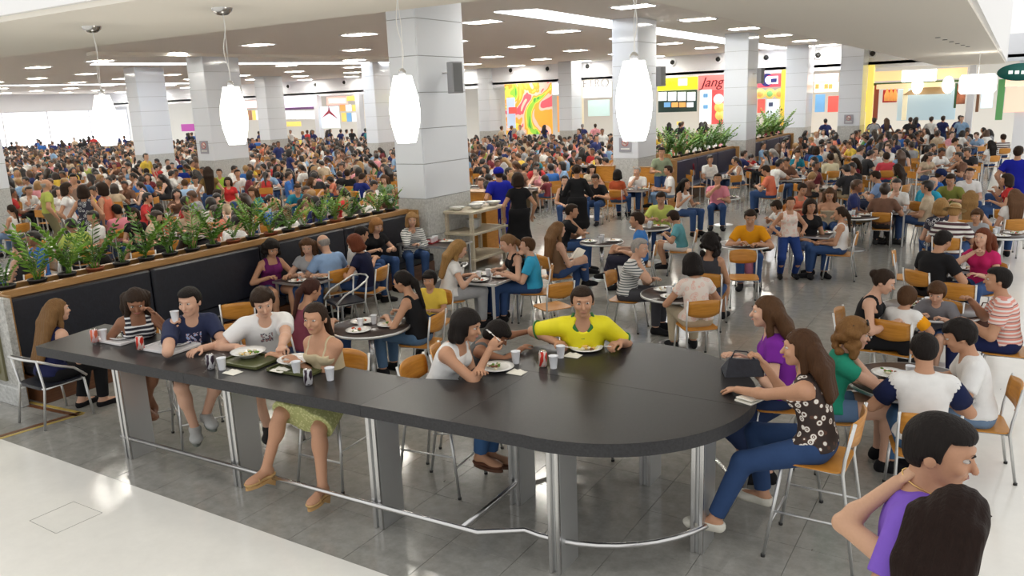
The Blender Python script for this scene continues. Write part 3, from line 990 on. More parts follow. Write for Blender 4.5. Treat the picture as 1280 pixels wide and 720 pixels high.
def put_set(meshes, name, label, cat, x, y, rz, z=0, group=None):
    t = thing(name, label, cat, (x, y, z), rz, group)
    if meshes in (CH, AC): t.scale = (1.12, 1.12, 1.05)
    elif meshes is ST: t.scale = (1.15, 1.15, 1.0)
    for n_, me_ in meshes:
        o = ob(n_, me_, t)
        if n_ == 'foot_caps': o['label'] = 'black rubber foot caps'
    return t


# small chair for the distance: one mesh
def small_chair():
    b = MB(); mats = []
    for n_, me_ in CH:
        if n_ in ('foot_caps',): continue
    b2 = MB(); b2.box((0, 0, .445), (.4, .4, .015)); n1 = len(b2.f)
    b2.box((0, -.24, .73), (.4, .02, .2)); n2 = len(b2.f)
    for sx in (-1, 1):
        b2.box((sx*.19, .19, .22), (.022, .022, .44)); b2.box((sx*.19, -.21, .4), (.022, .022, .8))
    me_ = b2.mesh('chair', [M['plywood'], M['satin_metal']])
    for i, p in enumerate(me_.polygons): p.material_index = 0 if i < n2 else 1
    return me_, b2, n2


SC, SCb, SCn = small_chair()

# tables
rim = M['satin_metal']


def table_meshes(kind, r=.4, w_=.8, d_=.8, leg='pedestal', zt=.74):
    out = []
    if kind == 'round':
        out.append(('tabletop', MB().lathe([(r-.012, -.028), (r-.012, .0)], (0, 0, zt), 40).mesh('tabletop', M['table_brown'])))
        out.append(('rim', MB().lathe([(r-.012, -.03), (r, -.03), (r+.002, -.015), (r, .001), (r-.012, .001)], (0, 0, zt), 40, False).mesh('rim', rim)))
        out.append(('pedestal', MB().lathe([(.04, .03), (.04, zt-.03)], (0, 0, 0), 16).mesh('pedestal', M['chrome'])))
        out.append(('base', MB().lathe([(.26, 0), (.26, .012), (.2, .028), (.05, .04)], (0, 0, 0), 28).mesh('base', M['satin_metal'])))
    else:
        out.append(('tabletop', MB().box((0, 0, zt-.015), (w_-.024, d_-.024, .03)).mesh('tabletop', M['table_brown'])))
        b = MB()
        for sx in (-1, 1): b.box((sx*(w_/2-.006), 0, zt-.016), (.014, d_, .034)); b.box((0, sx*(d_/2-.006), zt-.016), (w_-.026, .014, .034))
        out.append(('rim', b.mesh('rim', rim)))
        for sx in (-1, 1):
            for sy in (-1, 1): out.append(('leg', MB().box((sx*(w_/2-.05), sy*(d_/2-.05), (zt-.03)/2), (.035, .035, zt-.03)).mesh('leg', rim)))
    return out


TM = {'r40': table_meshes('round', .42), 'r50': table_meshes('round', .5), 'r58': table_meshes('round', .58),
      's80': table_meshes('sq'), 's75': table_meshes('sq', w_=.75, d_=.75), 'r120': table_meshes('sq', w_=1.5, d_=.8), 'booth': table_meshes('sq', w_=1.3, d_=.8)}
TABLES = []


def put_table(kind, x, y, rz=0., label=None, group=None):
    t = put_set(TM[kind], 'round_table' if kind[0] == 'r' and kind != 'r120' else 'square_table', label, 'table', x, y, rz, 0, group)
    TABLES.append((t, x, y, kind)); return t


# ------------------------------------------------------------------ tableware
PL = [('rim', None)]
def ware():
    W_ = {}
    W_['plate'] = MB().lathe([(.001, .004), (.07, .004), (.085, .01), (.13, .02), (.133, .023), (.085, .016), (.07, .009), (.001, .009)], (0, 0, 0), 32, False).mesh('plate', M['porcelain'])
    W_['bowl'] = MB().lathe([(.001, .0), (.06, 0), (.09, .03), (.14, .05), (.142, .053), (.09, .036), (.06, .008), (.001, .006)], (0, 0, 0), 32, False).mesh('plate', M['porcelain'])
    W_['cup'] = MB().lathe([(.025, 0), (.036, .095), (.038, .097), (.035, .095), (.024, .004), (.0005, .004)], (0, 0, 0), 20, False).mesh('cup', M['cup'])
    W_['canbody'] = MB().lathe([(.024, 0), (.032, .01), (.032, .108), (.027, .118), (.027, .121)], (0, 0, 0), 20)
    W_['lid'] = MB().lathe([(.0265, .1185), (.0265, .1225), (.001, .1205)], (0, 0, 0), 20).mesh('lid', M['chrome'])
    t = MB(); t.bevel_box((0, 0, .006), (.42, .3, .012), .006)
    for sx in (-1, 1): t.bevel_box((sx*.207, 0, .014), (.014, .3, .022), .004); t.bevel_box((0, sx*.147, .014), (.41, .014, .022), .004)
    for k in ('tray_white', 'tray_green', 'tray_red'): W_[k] = t.mesh('tray', M[k])
    return W_


W_ = ware()


def can_mat(name, c1, c2):
    m, nt, b, N, L = _nt(name)
    tc = N.new('ShaderNodeTexCoord'); wv = N.new('ShaderNodeTexWave'); wv.inputs['Scale'].default_value = 7; wv.inputs['Distortion'].default_value = 9
    L.new(tc.outputs['Object'], wv.inputs[0]); r = N.new('ShaderNodeValToRGB'); r.color_ramp.interpolation = 'CONSTANT'
    r.color_ramp.elements[0].color = (*c1, 1); r.color_ramp.elements[1].position = .72; r.color_ramp.elements[1].color = (*c2, 1)
    L.new(wv.outputs[0], r.inputs[0]); L.new(r.outputs[0], b.inputs['Base Color']); b.inputs['Roughness'].default_value = .3; b.inputs['Metallic'].default_value = .3
    return m


M['can_red'] = can_mat('red_can', (.6, .035, .02), (.75, .6, .55)); M['can_dark'] = can_mat('dark_can', (.03, .015, .03), (.6, .6, .62))
M['can_orange'] = can_mat('orange_can', (.7, .16, .08), (.75, .5, .5))
FOODM = [mat('rice', (.75, .68, .5), .7), mat('meat', (.2, .07, .03), .6), mat('salad', (.12, .25, .03), .6), mat('tomato', (.6, .08, .02), .5), mat('pasta', (.75, .5, .15), .6)]


def put_ware(*a, **k):
    o = _put_ware(*a, **k); o.scale = (1.18, 1.18, 1.18); return o


def _put_ware(kind, x, y, z, label, group=None, rz=0., food=0, seed=1, pal=(0, 1, 4)):
    rg = random.Random(seed)
    if kind in ('plate', 'bowl'):
        o = ob('plate', W_[kind], None, (x, y, z)); tag(o, label, 'plate', group); o.rotation_euler.z = rz
        if food:
            b = MB(); idx = []
            for i in range(food):
                a, q = rg.uniform(0, 6.3), rg.uniform(0, .075)
                b.ball((math.cos(a)*q, math.sin(a)*q, .018+rg.uniform(0, .02)), rg.uniform(.008, .02), 7, 5, (rg.uniform(.8, 1.6), rg.uniform(.6, 1.1), .6)); idx += [rg.choice(range(len(pal)))]*35
            me_ = b.mesh('food', [FOODM[i] for i in pal])
            for p, i in zip(me_.polygons, idx): p.material_index = i
            f = ob('food', me_, o); f['kind'] = 'stuff'
    elif kind == 'cup':
        o = ob('cup', W_['cup'], None, (x, y, z)); tag(o, label, 'cup', group)
    elif kind.startswith('can'):
        o = ob('drink_can', W_['canbody'].mesh('drink_can', M[kind]), None, (x, y, z)); tag(o, label, 'can', group); ob('lid', W_['lid'], o); o.rotation_euler.z = rz
    elif kind.startswith('tray'):
        o = ob('tray', W_[kind], None, (x, y, z)); tag(o, label, 'tray', group); o.rotation_euler.z = rz
    elif kind == 'napkin':
        b = MB(); n = 5; vs = []; 
        for i in range(n+1):
            for j in range(n+1): vs.append(((i/n-.5)*.13, (j/n-.5)*.1, .003+.02*rg.random()*(0 < i < n)*(0 < j < n)))
        b.add(vs, [(i*(n+1)+j, (i+1)*(n+1)+j, (i+1)*(n+1)+j+1, i*(n+1)+j+1) for i in range(n) for j in range(n)], True)
        o = b.build('napkin', M['paper'], None, (x, y, z)); tag(o, label, 'napkin', group); o.rotation_euler.z = rz
    return o


FORK = MB(); FORK.tube([(0, 0, 0), (0, .12, .004)], [.005, .0035], 6); FORK.box((0, .145, .004), (.02, .03, .003))
for q in (-1, 0, 1): FORK.box((q*.007, .175, .004), (.003, .04, .002))
KNIFE = MB(); KNIFE.tube([(0, 0, 0), (0, .09, 0)], .0055, 6); KNIFE.box((0, .145, 0), (.018, .12, .0025))
FORKM = FORK.mesh('fork', M['white_plastic']); KNIFEM = KNIFE.mesh('knife', M['white_plastic'])


def hold(me_, name, label, cat, root, J, side, d=None, off=.0):
    """puts a utensil into a figure's hand; stays a thing of its own"""
    rz = root.rotation_euler.z; Q = Matrix.Rotation(rz, 4, 'Z'); base = Vector(root.location)
    p = base+Q.to_3x3() @ Vector(J['hc'+side]); d = Q.to_3x3() @ Vector(d if d is not None else J['hd'+side]); d.normalize()
    o = ob(name, me_); tag(o, label, cat)
    o.matrix_world = Matrix.Translation(p-d*off) @ d.to_track_quat('Y', 'Z').to_matrix().to_4x4()
    return o


# ------------------------------------------------------------------ the long bar with its round end
CB = Vector((-2.72, 5.74)); RB = 1.22
outline = [(-8.55, 4.2), (-4.6, 4.34), (-3.4, 4.46)]
for k in range(29):
    a = R(-108+k*(360-72-40)/28*1.0); outline.append((CB.x+RB*math.cos(a), CB.y+RB*math.sin(a)))
outline = [p for p in outline if not (p[0] < -3.6 and p[1] < 5.2)]+[(-4.0, 5.14), (-8.7, 5.1)]
outline = [(-8.55, 4.2)]+[(CB.x+RB*math.cos(R(a)), CB.y+RB*math.sin(R(a))) for a in range(-93, 205, 5)]+[(-4.3, 5.13), (-8.72, 5.08)]
bar = thing('bar_counter', 'long black bar counter with round end and chrome footrail', 'counter', (0, 0, 0))
BT = 1.10
b = MB(); cut = [-8.63, -6.1, -4.05]
def clip_poly(poly, x, keep_left):
    out = []
    for i in range(len(poly)):
        a, c_ = poly[i], poly[(i+1) % len(poly)]
        ia = (a[0] <= x) == keep_left; ic = (c_[0] <= x) == keep_left
        if ia: out.append(a)
        if ia != ic: t_ = (x-a[0])/(c_[0]-a[0]); out.append((x, a[1]+(c_[1]-a[1])*t_))
    return out
p1 = clip_poly(outline, -4.25, True); p2 = clip_poly(outline, -4.247, False)
left_, mid_ = clip_poly(p1, -6.3, True), clip_poly(p1, -6.297, False)
p2a, p2b = clip_poly(p2, -2.0, True), p2
for pp in (left_, mid_, p2):
    bb = MB(); bb.prism(pp, BT-.002, BT); bb.build('tabletop', M['black_top'], bar)
    ins = [(x, y) for x, y in pp]
    bb = MB(); bb.prism(ins, BT-.1, BT-.0025); bb.build('edge_panel', M['black_edge'], bar)
bb = MB(); bb.box((-2.72, 5.74, BT+.0006), (2.38, .003, .001)); bb.box((-3.4, 5.1, BT+.0006), (.003, 1.2, .001)); bb.build('seam', M['black_rubber'], bar)


def bar_leg(x, y, rz=0.):
    Q = Matrix.Rotation(rz, 3, 'Z')
    b = MB(); b.box((x, y, .5), (.1, .26, 1.0), rz); o = b.build('leg', M['satin_metal'], bar); 
    for sx in (-1, 1):
        p = Vector((x, y, .5))+Q @ Vector((sx*.032, -.145, 0)); MB().bevel_box(p, (.034, .03, 1.0), .006, rz).build('chrome_bar', M['chrome'], o)


for (x, y, rz) in ((-7.42, 4.5, 0), (-5.88, 4.6, 0), (-4.2, 4.64, 0), (-2.6, 4.76, 0), (-1.78, 5.5, R(0)), (-2.55, 6.35, 0), (-3.4, 5.5, 0)): bar_leg(x, y, rz)
b = MB(); rail = [(-7.5, 4.36, .23), (-4.2, 4.46, .23), (-3.2, 4.5, .23)]+[(CB.x+1.06*math.cos(R(a)), CB.y+1.06*math.sin(R(a)), .23) for a in range(-100, 166, 8)]
b.tube(rail, .022, 10); b.build('footrail', M['chrome'], bar)
b = MB(); b.tube([(-3.35, 4.5, .23), (-3.36, 5.3, .23), (-3.65, 5.9, .23)], .02, 8); b.build('footrail', M['chrome'], bar)

# ------------------------------------------------------------------ pendants over the bar
PEND = []
for i, x in enumerate((-8.79, -6.62, -4.45, -2.34)):
    t = thing('pendant_lamp', ['white barrel pendant lamp hanging above bar, leftmost of four', 'white barrel pendant lamp in front of the second left column', 'white barrel pendant lamp in front of the large tiled column', 'largest white barrel pendant lamp, rightmost above the round bar end'][i], 'lamp', (x, 5.5, 0))
    t['group'] = 'pendant lamps over the bar'
    MB().lathe([(.001, SOF-.07), (.05, SOF-.062), (.09, SOF-.03), (.1, SOF)], (0, 0, 0), 24, False).build('canopy', M['chrome'], t)
    rg = random.Random(i); pts = []
    for k in range(13):
        u = k/12; pts.append((.05*math.sin(u*7+i)*(1-u)*u*2, .03*math.sin(u*5+i*2)*(1-u)*u*2, SOF-.06+(3.7-SOF+.06)*u))
    c_ = MB(); c_.tube(pts, .004, 5); c_.tube([(p[0]*-.5+.01, p[1], p[2]) for p in pts], .003, 5); c_.build('cord', M['white_plastic'], t)
    MB().lathe([(.001, 3.66), (.078, 3.66), (.092, 3.6), (.122, 3.48), (.132, 3.38), (.124, 3.27), (.1, 3.16), (.08, 3.1), (.07, 3.1)], (0, 0, 0), 28, False).build('shade', M['pendant_glass'], t)
    MB().lathe([(.03, 3.65), (.03, 3.7), (.012, 3.72)], (0, 0, 0), 14).build('socket', M['chrome'], t)
    PEND.append(t)
    l = bpy.data.lights.new('bulb', 'POINT'); l.energy = 12; l.color = (1, .93, .8); l.shadow_soft_size = .1
    lo_ = bpy.data.objects.new('bulb', l); COL.objects.link(lo_); lo_.parent = t; lo_.location = (0, 0, 2.98)


# ------------------------------------------------------------------ booth benches with planters
LEAF = [mat('leaf_green', (.07, .19, .02), .35, var=.35, vscale=8), mat('leaf_pale', (.17, .33, .04), .4, var=.3, vscale=8)]
POTM = [mat('black_pot', (.02, .018, .016), .5), mat('terracotta', (.28, .075, .025), .7), mat('soil', (.03, .018, .01), .95)]


def frond_mesh(seed, L_=.5, lean=.5, pairs=9, m=None):
    rg = random.Random(seed); b = MB(); pts = []
    for k in range(8):
        u = k/7; pts.append((lean*L_*u*u*.8, 0, L_*u*(1-.25*lean*u)))
    b.tube(pts, [.006*(1-.6*k/7) for k in range(8)], 5)
    for k in range(pairs):
        u = .22+.78*k/(pairs-1); x = lean*L_*u*u*.8; z = L_*u*(1-.25*lean*u)
        ll = .085*(1-.35*abs(u-.55)); 
        for sy in ((-1, 1) if k < pairs-1 else (0,)):
            d = Vector((.35+.3*lean*u, sy*.9, .55+rg.uniform(-.15, .15))).normalized() if sy else Vector((.4, 0, .9)).normalized()
            n_ = d.cross(Vector((1, 0, 0)) if sy else Vector((0, 1, 0))).normalized(); s_ = d.cross(n_).normalized()
            o = Vector((x, 0, z)); w2 = ll*.24
            vs = [o, o+d*ll*.35+s_*w2+n_*.003, o+d*ll*.75+s_*w2*.7, o+d*ll, o+d*ll*.75-s_*w2*.7, o+d*ll*.35-s_*w2+n_*.003, o+d*ll*.5+n_*.012]
            b.add(vs, [(0, 1, 6), (1, 2, 6), (2, 3, 6), (3, 4, 6), (4, 5, 6), (5, 0, 6)], True)
    return b.mesh('frond', m or LEAF[seed % 2])


FR = [frond_mesh(i, L_, le, pr) for i, (L_, le, pr) in enumerate([(.5, .25, 10), (.46, .6, 9), (.4, .9, 8), (.54, .4, 11), (.34, 1.1, 7)])]
POT = [MB().lathe([(.08, 0), (.11, .13), (.118, .13), (.118, .155), (.105, .155), (.1, .13)], (0, 0, 0), 16, False).mesh('pot', POTM[k]) for k in (0, 1)]
SOIL = MB().lathe([(.1, .12), (.1, .135)], (0, 0, 0), 14).mesh('soil', POTM[2])
PLANTS = []


def plant(x, y, z, k, sc=1., n=7, label=None, terr=False):
    t = thing('potted_plant', label, 'plant', (x, y, z)); rg = random.Random(k*7+1)
    ob('pot', POT[1 if terr else 0], t); ob('soil', SOIL, t)
    for q in range(n):
        o = ob('frond', FR[rg.randrange(5)], t, (rg.uniform(-.04, .04), rg.uniform(-.04, .04), .12)); o.rotation_euler = (rg.uniform(-.1, .1), rg.uniform(-.05, .3), q*2.4+rg.uniform(0, 1)); o.scale = [sc*rg.uniform(1.15, 1.75)]*3
    PLANTS.append((t, terr)); return t


def booth(X, y0, y1, label, leather='black_leather', end_wood=True, side='right', back=False):
    t = thing('booth_bench', label, 'bench', (X, (y0+y1)/2, 0)); L_ = y1-y0
    MB().bevel_box((.12, 0, .16), (1.02, L_, .32), .01).build('base', M['dark_wood'], t)
    n = max(1, round(L_/2.2)); w1 = L_/n
    for k in range(n):
        yy = -L_/2+w1*(k+.5)
        MB().bevel_box((.38, yy, .4), (.52, w1-.02, .14), .035).build('seat_cushion', M[leather], t)
        MB().bevel_box((.06, yy, .86), (.14, w1-.02, .8), .04).build('back_cushion', M[leather], t)
    MB().box((-.2, 0, .8), (.4, L_, .96)).build('planter_box', M['dark_wood'], t)
    MB().bevel_box((-.03, 0, 1.31), (.1, L_+.04, .09), .008).build('front_ledge', M['oak'], t)
    MB().bevel_box((-.47, 0, 1.31), (.1, L_+.04, .09), .008).build('rear_ledge', M['oak'], t)
    for sy in (-1, 1): MB().bevel_box((-.1, sy*(L_/2+.02), .67), (.72, .05, 1.34), .008).build('end_panel', M['oak'], t)
    return t


bx = -10.5
booth(bx, 4.85, 12.85, 'black upholstered booth bench with oak-edged planter ledge behind the bar')
pots = [(18, 352, 0), (50, 352, 0), (82, 345, 0), (110, 342, 1), (138, 335, 0), (167, 328, 0), (199, 322, 0), (232, 313, 0), (254, 311, 0), (277, 307, 1), (297, 301, 0), (321, 296, 1), (346, 291, 0), (366, 286, 0), (395, 279, 0), (431, 272, 1), (450, 268, 0), (466, 265, 0), (480, 261, 0), (494, 258, 0)]
yy = [at(px, py, 1.3)[1] for px, py, _ in pots]
for k, (px, py, te) in enumerate(pots):
    y = 5.05+(12.6-5.05)*k/(len(pots)-1)
    sc = .9 if k < 12 else .75
    if k in (0, 4, 9, 13, 17): sc *= .6
    plant(bx-.24, y, 1.24, k, sc, 8 if sc > .7 else 5, None, te)
MB().box((bx-.25, 8.85, 1.2), (.34, 7.9, .06)).build('planter_shelf', M['dark_wood'])['kind'] = 'structure'
# second, farther planter bench
booth(-9.7, 25.8, 33.0, 'dark blue booth bench with overgrown planter between second and third columns', 'navy_leather')
for k in range(9): plant(-9.95, 26.2+.8*k, 1.24, 40+k, 1.25, 9, None)
booth(-9.9, 36.2, 43.5, 'far booth bench with bushy planter beyond the third column', 'navy_leather')
for k in range(6): plant(-10.1, 36.6+1.2*k, 1.24, 60+k, 1.5, 9, None)
rg = random.Random(5)
par = MB().box((-10.2, 25.75, .9), (1.1, .05, 1.3)).build('wood_screen', wood_mat('diamond_wood', (.3, .13, .04), (.62, .38, .15), (3, 3, 3)), None); tag(par, 'patterned wooden screen at the near end of the second planter', 'screen')
# ------------------------------------------------------------------ people in the foreground
WHT = (.78, .78, .77); BLK = (.012, .012, .014); NAVY = (.012, .018, .07); JEAN = (.035, .075, .19); LJEAN = (.16, .24, .36)
OCC = []        # floor plan spots already taken


def to_world(root, rz, p): return (Matrix.Rotation(rz, 3, 'Z') @ Vector(p))+Vector(root)


def to_local(root, rz, p): return Matrix.Rotation(-rz, 3, 'Z') @ (Vector(p)-Vector(root))


def resolve(P, px, py, phi, rootz=0., depth=None):
    """stand or seat the figure so that its head is where the photograph has it"""
    P = dict(P)
    for k in ('handL', 'handR', 'footL', 'footR'):
        if k not in P: P[k] = {'handL': (-.16, .38, P['pz']+.25), 'handR': (.16, .38, P['pz']+.25), 'footL': (-.12, .42, .09), 'footR': (.12, .42, .09)}[k]
    _, J = person_prims(P)
    H = J['H']
    hx, hy, _z = at(px, py, H[2]+rootz)
    rz = face(hx, hy, phi)
    o = Matrix.Rotation(rz, 3, 'Z') @ Vector((H[0], H[1], 0))
    root = (hx-o.x, hy-o.y, rootz)
    for side in 'LR':
        for nm in ('hand', 'foot'):
            q = P.get(nm+side+'px')
            if q: P[nm+side] = tuple(to_local(root, rz, at(*q)))
    return P, root, rz


BARP = dict(pz=.90, footL=(-.12, .42, .36), footR=(.12, .42, .36), handL=(-.18, .42, 1.15), handR=(.18, .42, 1.15))
HH = .0095
HERO = {}


def hero(name, P, px, py, phi, label, cols, mats=None, seat='stool', rootz=0., chair=None, h=HH, seat_rz=None):
    P, root, rz = resolve(P, px, py, phi, rootz)
    t, J = make_person(P, h, label, root, rz, cols, mats)
    OCC.append((root[0], root[1]))
    if seat: put_set({'stool': ST, 'chair': CH, 'arm': AC}[seat], {'stool': 'bar_stool', 'chair': 'dining_chair', 'arm': 'armchair'}[seat], chair, 'stool' if seat == 'stool' else 'chair', root[0], root[1], rz if seat_rz is None else seat_rz)
    HERO[name] = (t, J, P, rz, root); return t, J


def c5(skin, hair, top, bottom=JEAN, shoes=BLK):
    return dict(skin=SKIN[skin] if isinstance(skin, str) else skin, hair=HAIRC[hair] if isinstance(hair, str) else hair, top=top, bottom=bottom, shoes=shoes)


def stripe_mat(name, cols, scale, axis='z', rough=.85):
    m, nt, b, N, L = _nt(name)
    tc = N.new('ShaderNodeTexCoord'); sp = N.new('ShaderNodeSeparateXYZ'); L.new(tc.outputs['Object'], sp.inputs[0])
    mt = N.new('ShaderNodeMath'); mt.operation = 'MULTIPLY'; mt.inputs[1].default_value = scale; L.new(sp.outputs[{'x': 0, 'y': 1, 'z': 2}[axis]], mt.inputs[0])
    fr_ = N.new('ShaderNodeMath'); fr_.operation = 'FRACT'; L.new(mt.outputs[0], fr_.inputs[0])
    r = N.new('ShaderNodeValToRGB'); r.color_ramp.interpolation = 'CONSTANT'
    for i, (p, c) in enumerate(cols):
        e = r.color_ramp.elements[i] if i < 2 else r.color_ramp.elements.new(p)
        e.position = p; e.color = (*c, 1)
    L.new(fr_.outputs[0], r.inputs[0]); L.new(r.outputs[0], b.inputs['Base Color']); b.inputs['Roughness'].default_value = rough
    return m


def print_mat(name, base, cx, cz, w_, hgt, cols, scale=30):
    """plain cloth with a small printed picture on the chest (front side only)"""
    m, nt, b, N, L = _nt(name)
    tc = N.new('ShaderNodeTexCoord'); sp = N.new('ShaderNodeSeparateXYZ'); L.new(tc.outputs['Object'], sp.inputs[0])
    def cmp(out, c, e):
        n = N.new('ShaderNodeMath'); n.operation = 'COMPARE'; n.inputs[1].default_value = c; n.inputs[2].default_value = e; L.new(out, n.inputs[0]); return n.outputs[0]
    def mul(a, c):
        n = N.new('ShaderNodeMath'); n.operation = 'MULTIPLY'; L.new(a, n.inputs[0]); L.new(c, n.inputs[1]); return n.outputs[0]
    g = N.new('ShaderNodeMath'); g.operation = 'GREATER_THAN'; g.inputs[1].default_value = .06; L.new(sp.outputs[1], g.inputs[0])
    n = N.new('ShaderNodeTexNoise'); n.inputs['Scale'].default_value = scale; n.inputs['Detail'].default_value = 1; L.new(tc.outputs['Object'], n.inputs[0])
    th_ = N.new('ShaderNodeMath'); th_.operation = 'GREATER_THAN'; th_.inputs[1].default_value = .48; L.new(n.outputs[0], th_.inputs[0])
    mk = mul(mul(mul(cmp(sp.outputs[0], cx, w_), cmp(sp.outputs[2], cz, hgt)), g.outputs[0]), th_.outputs[0])
    r = N.new('ShaderNodeValToRGB'); r.color_ramp.interpolation = 'CONSTANT'; r.color_ramp.elements[0].color = (*cols[0], 1); r.color_ramp.elements[1].position = .57; r.color_ramp.elements[1].color = (*cols[1], 1)
    L.new(n.outputs[0], r.inputs[0])
    mx = N.new('ShaderNodeMix'); mx.data_type = 'RGBA'; L.new(mk, mx.inputs[0]); mx.inputs[6].default_value = (*base, 1); L.new(r.outputs[0], mx.inputs[7])
    L.new(mx.outputs[2], b.inputs['Base Color']); b.inputs['Roughness'].default_value = .85
    n2 = N.new('ShaderNodeTexNoise'); n2.inputs['Scale'].default_value = 13; L.new(tc.outputs['Object'], n2.inputs[0])
    bp = N.new('ShaderNodeBump'); bp.inputs['Strength'].default_value = .35; bp.inputs['Distance'].default_value = .01; L.new(n2.outputs[0], bp.inputs['Height']); L.new(bp.outputs[0], b.inputs['Normal'])
    return m


def floral_mat(name, cells, a, c_, d):
    m, nt, b, N, L = _nt(name)
    tc = N.new('ShaderNodeTexCoord'); v = N.new('ShaderNodeTexVoronoi'); v.inputs['Scale'].default_value = cells; L.new(tc.outputs['Object'], v.inputs[0])
    r = N.new('ShaderNodeValToRGB'); r.color_ramp.interpolation = 'CONSTANT'
    for i, (p, c) in enumerate(((0, a), (.1, c_), (.2, a), (.36, c_), (.44, d))):
        e = r.color_ramp.elements[i] if i < 2 else r.color_ramp.elements.new(p)
        e.position = p; e.color = (*c, 1)
    L.new(v.outputs[0], r.inputs[0]); L.new(r.outputs[0], b.inputs['Base Color']); b.inputs['Roughness'].default_value = .8
    return m


M['navy_print'] = print_mat('navy_printed_tee', (.014, .022, .07), .0, 1.16, .075, .07, ((.65, .5, .6), (.25, .45, .75)), 34)
M['white_print'] = print_mat('white_printed_tee', (.8, .8, .8), .0, 1.17, .06, .05, ((.05, .05, .09), (.5, .3, .3)), 38)
M['tank_stripe'] = stripe_mat('striped_tank', [(0, (.02, .02, .03)), (.6, (.75, .75, .75))], 22)
M['lace'] = floral_mat('green_lace', 40, (.6, .6, .3), (.48, .5, .22), (.4, .42, .17))
M['floral'] = floral_mat('floral_blouse', 17, (.75, .72, .66), (.09, .04, .025), (.03, .018, .015))
M['salmon_stripe'] = stripe_mat('salmon_striped_shirt', [(0, (.72, .3, .24)), (.25, (.06, .03, .05)), (.32, (.78, .62, .58)), (.55, (.72, .3, .24)), (.78, (.8, .74, .72))], 11)
M['grey_stripe'] = stripe_mat('white_striped_shirt', [(0, (.7, .7, .68)), (.6, (.1, .12, .13))], 26)
M['pale_floral'] = floral_mat('pink_floral_blouse', 14, (.8, .66, .6), (.78, .5, .42), (.8, .72, .66))
M['bold_stripe'] = stripe_mat('bold_striped_shirt', [(0, (.75, .75, .72)), (.5, (.07, .03, .04))], 12)
M['zebra'] = floral_mat('black_white_print_dress', 12, (.02, .02, .03), (.7, .72, .75), (.03, .03, .05))

# 1 woman with long blonde hair on an armchair, far left
hero('h1', dict(pz=.58, fem=True, top='tank', bot='jeans', hair='long', hlen=.5, lean=14, handLpx=(86, 385, 1.04), elbL=(-.2, .8, -.6), handR=(.2, .42, .8), head=(-8, 0, 0), footL=(-.1, .36, .09), footR=(.12, .5, .09), shoe='flat'), 72, 388, 62,
     'woman with long light brown hair and navy top, hand on cheek, at left end', c5('light', (.17, .09, .035), (.012, .015, .06), BLK, BLK), seat='arm', chair='armchair with white curved metal rail under the long-haired woman at left')
# 2 girl with bare crossed legs
hero('h2', dict(BARP, fem=True, top='tank', bot='shorts', shortlen=.45, hair='long', hlen=.36, lean=20, neck=30, head=(-6, 28, 0), handRpx=(151, 405, 1.2), elbR=(.7, .2, -.7), handLpx=(193, 393, 1.42), elbL=(-.5, .8, -.6),
     footR=(-.02, .3, .36), footL=(.06, .36, .42), kneeR=(.2, 1, .6), kneeL=(-.1, 1, .6), curlR=1.2, curlL=.6, shoes=False), 170, 377, 176, 'dark-haired girl in striped tank looking down at her tray, hand to ear', c5('brown', 'dark', BLK, WHT, BLK), {'top': M['tank_stripe']}, chair='bar stool under the girl in the striped tank')
# 3 man in navy printed tee holding a cup
hero('h3', dict(BARP, top='tee', bot='shorts', shortlen=.75, hair='short', lean=16, neck=20, head=(-38, 8, 0), handRpx=(214, 410, 1.3), elbR=(.6, .5, -.8), handLpx=(252, 436, 1.14), elbL=(-.8, .1, -.5), curlR=1.1, palmR=(-1, 0, 0), hdirR=(-.1, .5, .8),
     footR=(.13, .4, .28), footL=(.0, .36, .38), kneeR=(.35, 1, .5), kneeL=(-.25, 1, .5), shoeinf=.016), 237, 377, 172, 'man in navy printed tee holding white cup, looking left', c5('light', 'black', NAVY, BLK, (.42, .43, .42)), {'top': M['navy_print']}, chair='bar stool under the man in the navy tee')
# 4 man in white tee
hero('h4', dict(BARP, top='tee', bot='shorts', shortlen=1.0, hair='messy', lean=20, neck=24, head=(0, 20, 6), handRpx=(296, 434, 1.15), elbR=(.8, .1, -.6), handLpx=(352, 434, 1.2), elbL=(-.8, .1, -.6), curlR=1., curlL=1.1, fat=1.06,
     footR=(.1, .5, .3), footL=(-.16, .45, .42), kneeR=(.3, 1, .4), kneeL=(-.35, 1, .4), loose=.018, shoeinf=.012), 329, 378, 176, 'man in white tee and black shorts bending over his pasta plate', c5('light', 'dark', WHT, BLK, (.03, .03, .03)), {'top': M['white_print']}, chair='bar stool under the man in the white tee')
# 5 woman with ponytail in beige camisole and green skirt
hero('h5', dict(BARP, fem=True, top='strap', bot='skirt', skirtlen=.95, hair='pony', hlen=.42, lean=8, neck=12, head=(12, 4, 0), handRpx=(352, 447, 1.14), elbR=(.7, -.1, -.7), handLpx=(372, 452, 1.16), elbL=(-.7, .1, -.7), curlR=.5,
     footRpx=(333, 585, .33), footLpx=(403, 608, .22), kneeR=(.1, 1, .5), kneeL=(-.1, 1, .5), shoe='sandal', fat=.98), 394, 398, 222, 'woman with long dark ponytail in beige camisole and pale green skirt', c5('tan', 'dark', (.55, .46, .3), (.5, .48, .22), (.55, .36, .16)), {'bottom': M['lace']}, chair='bar stool behind the woman in the beige camisole')
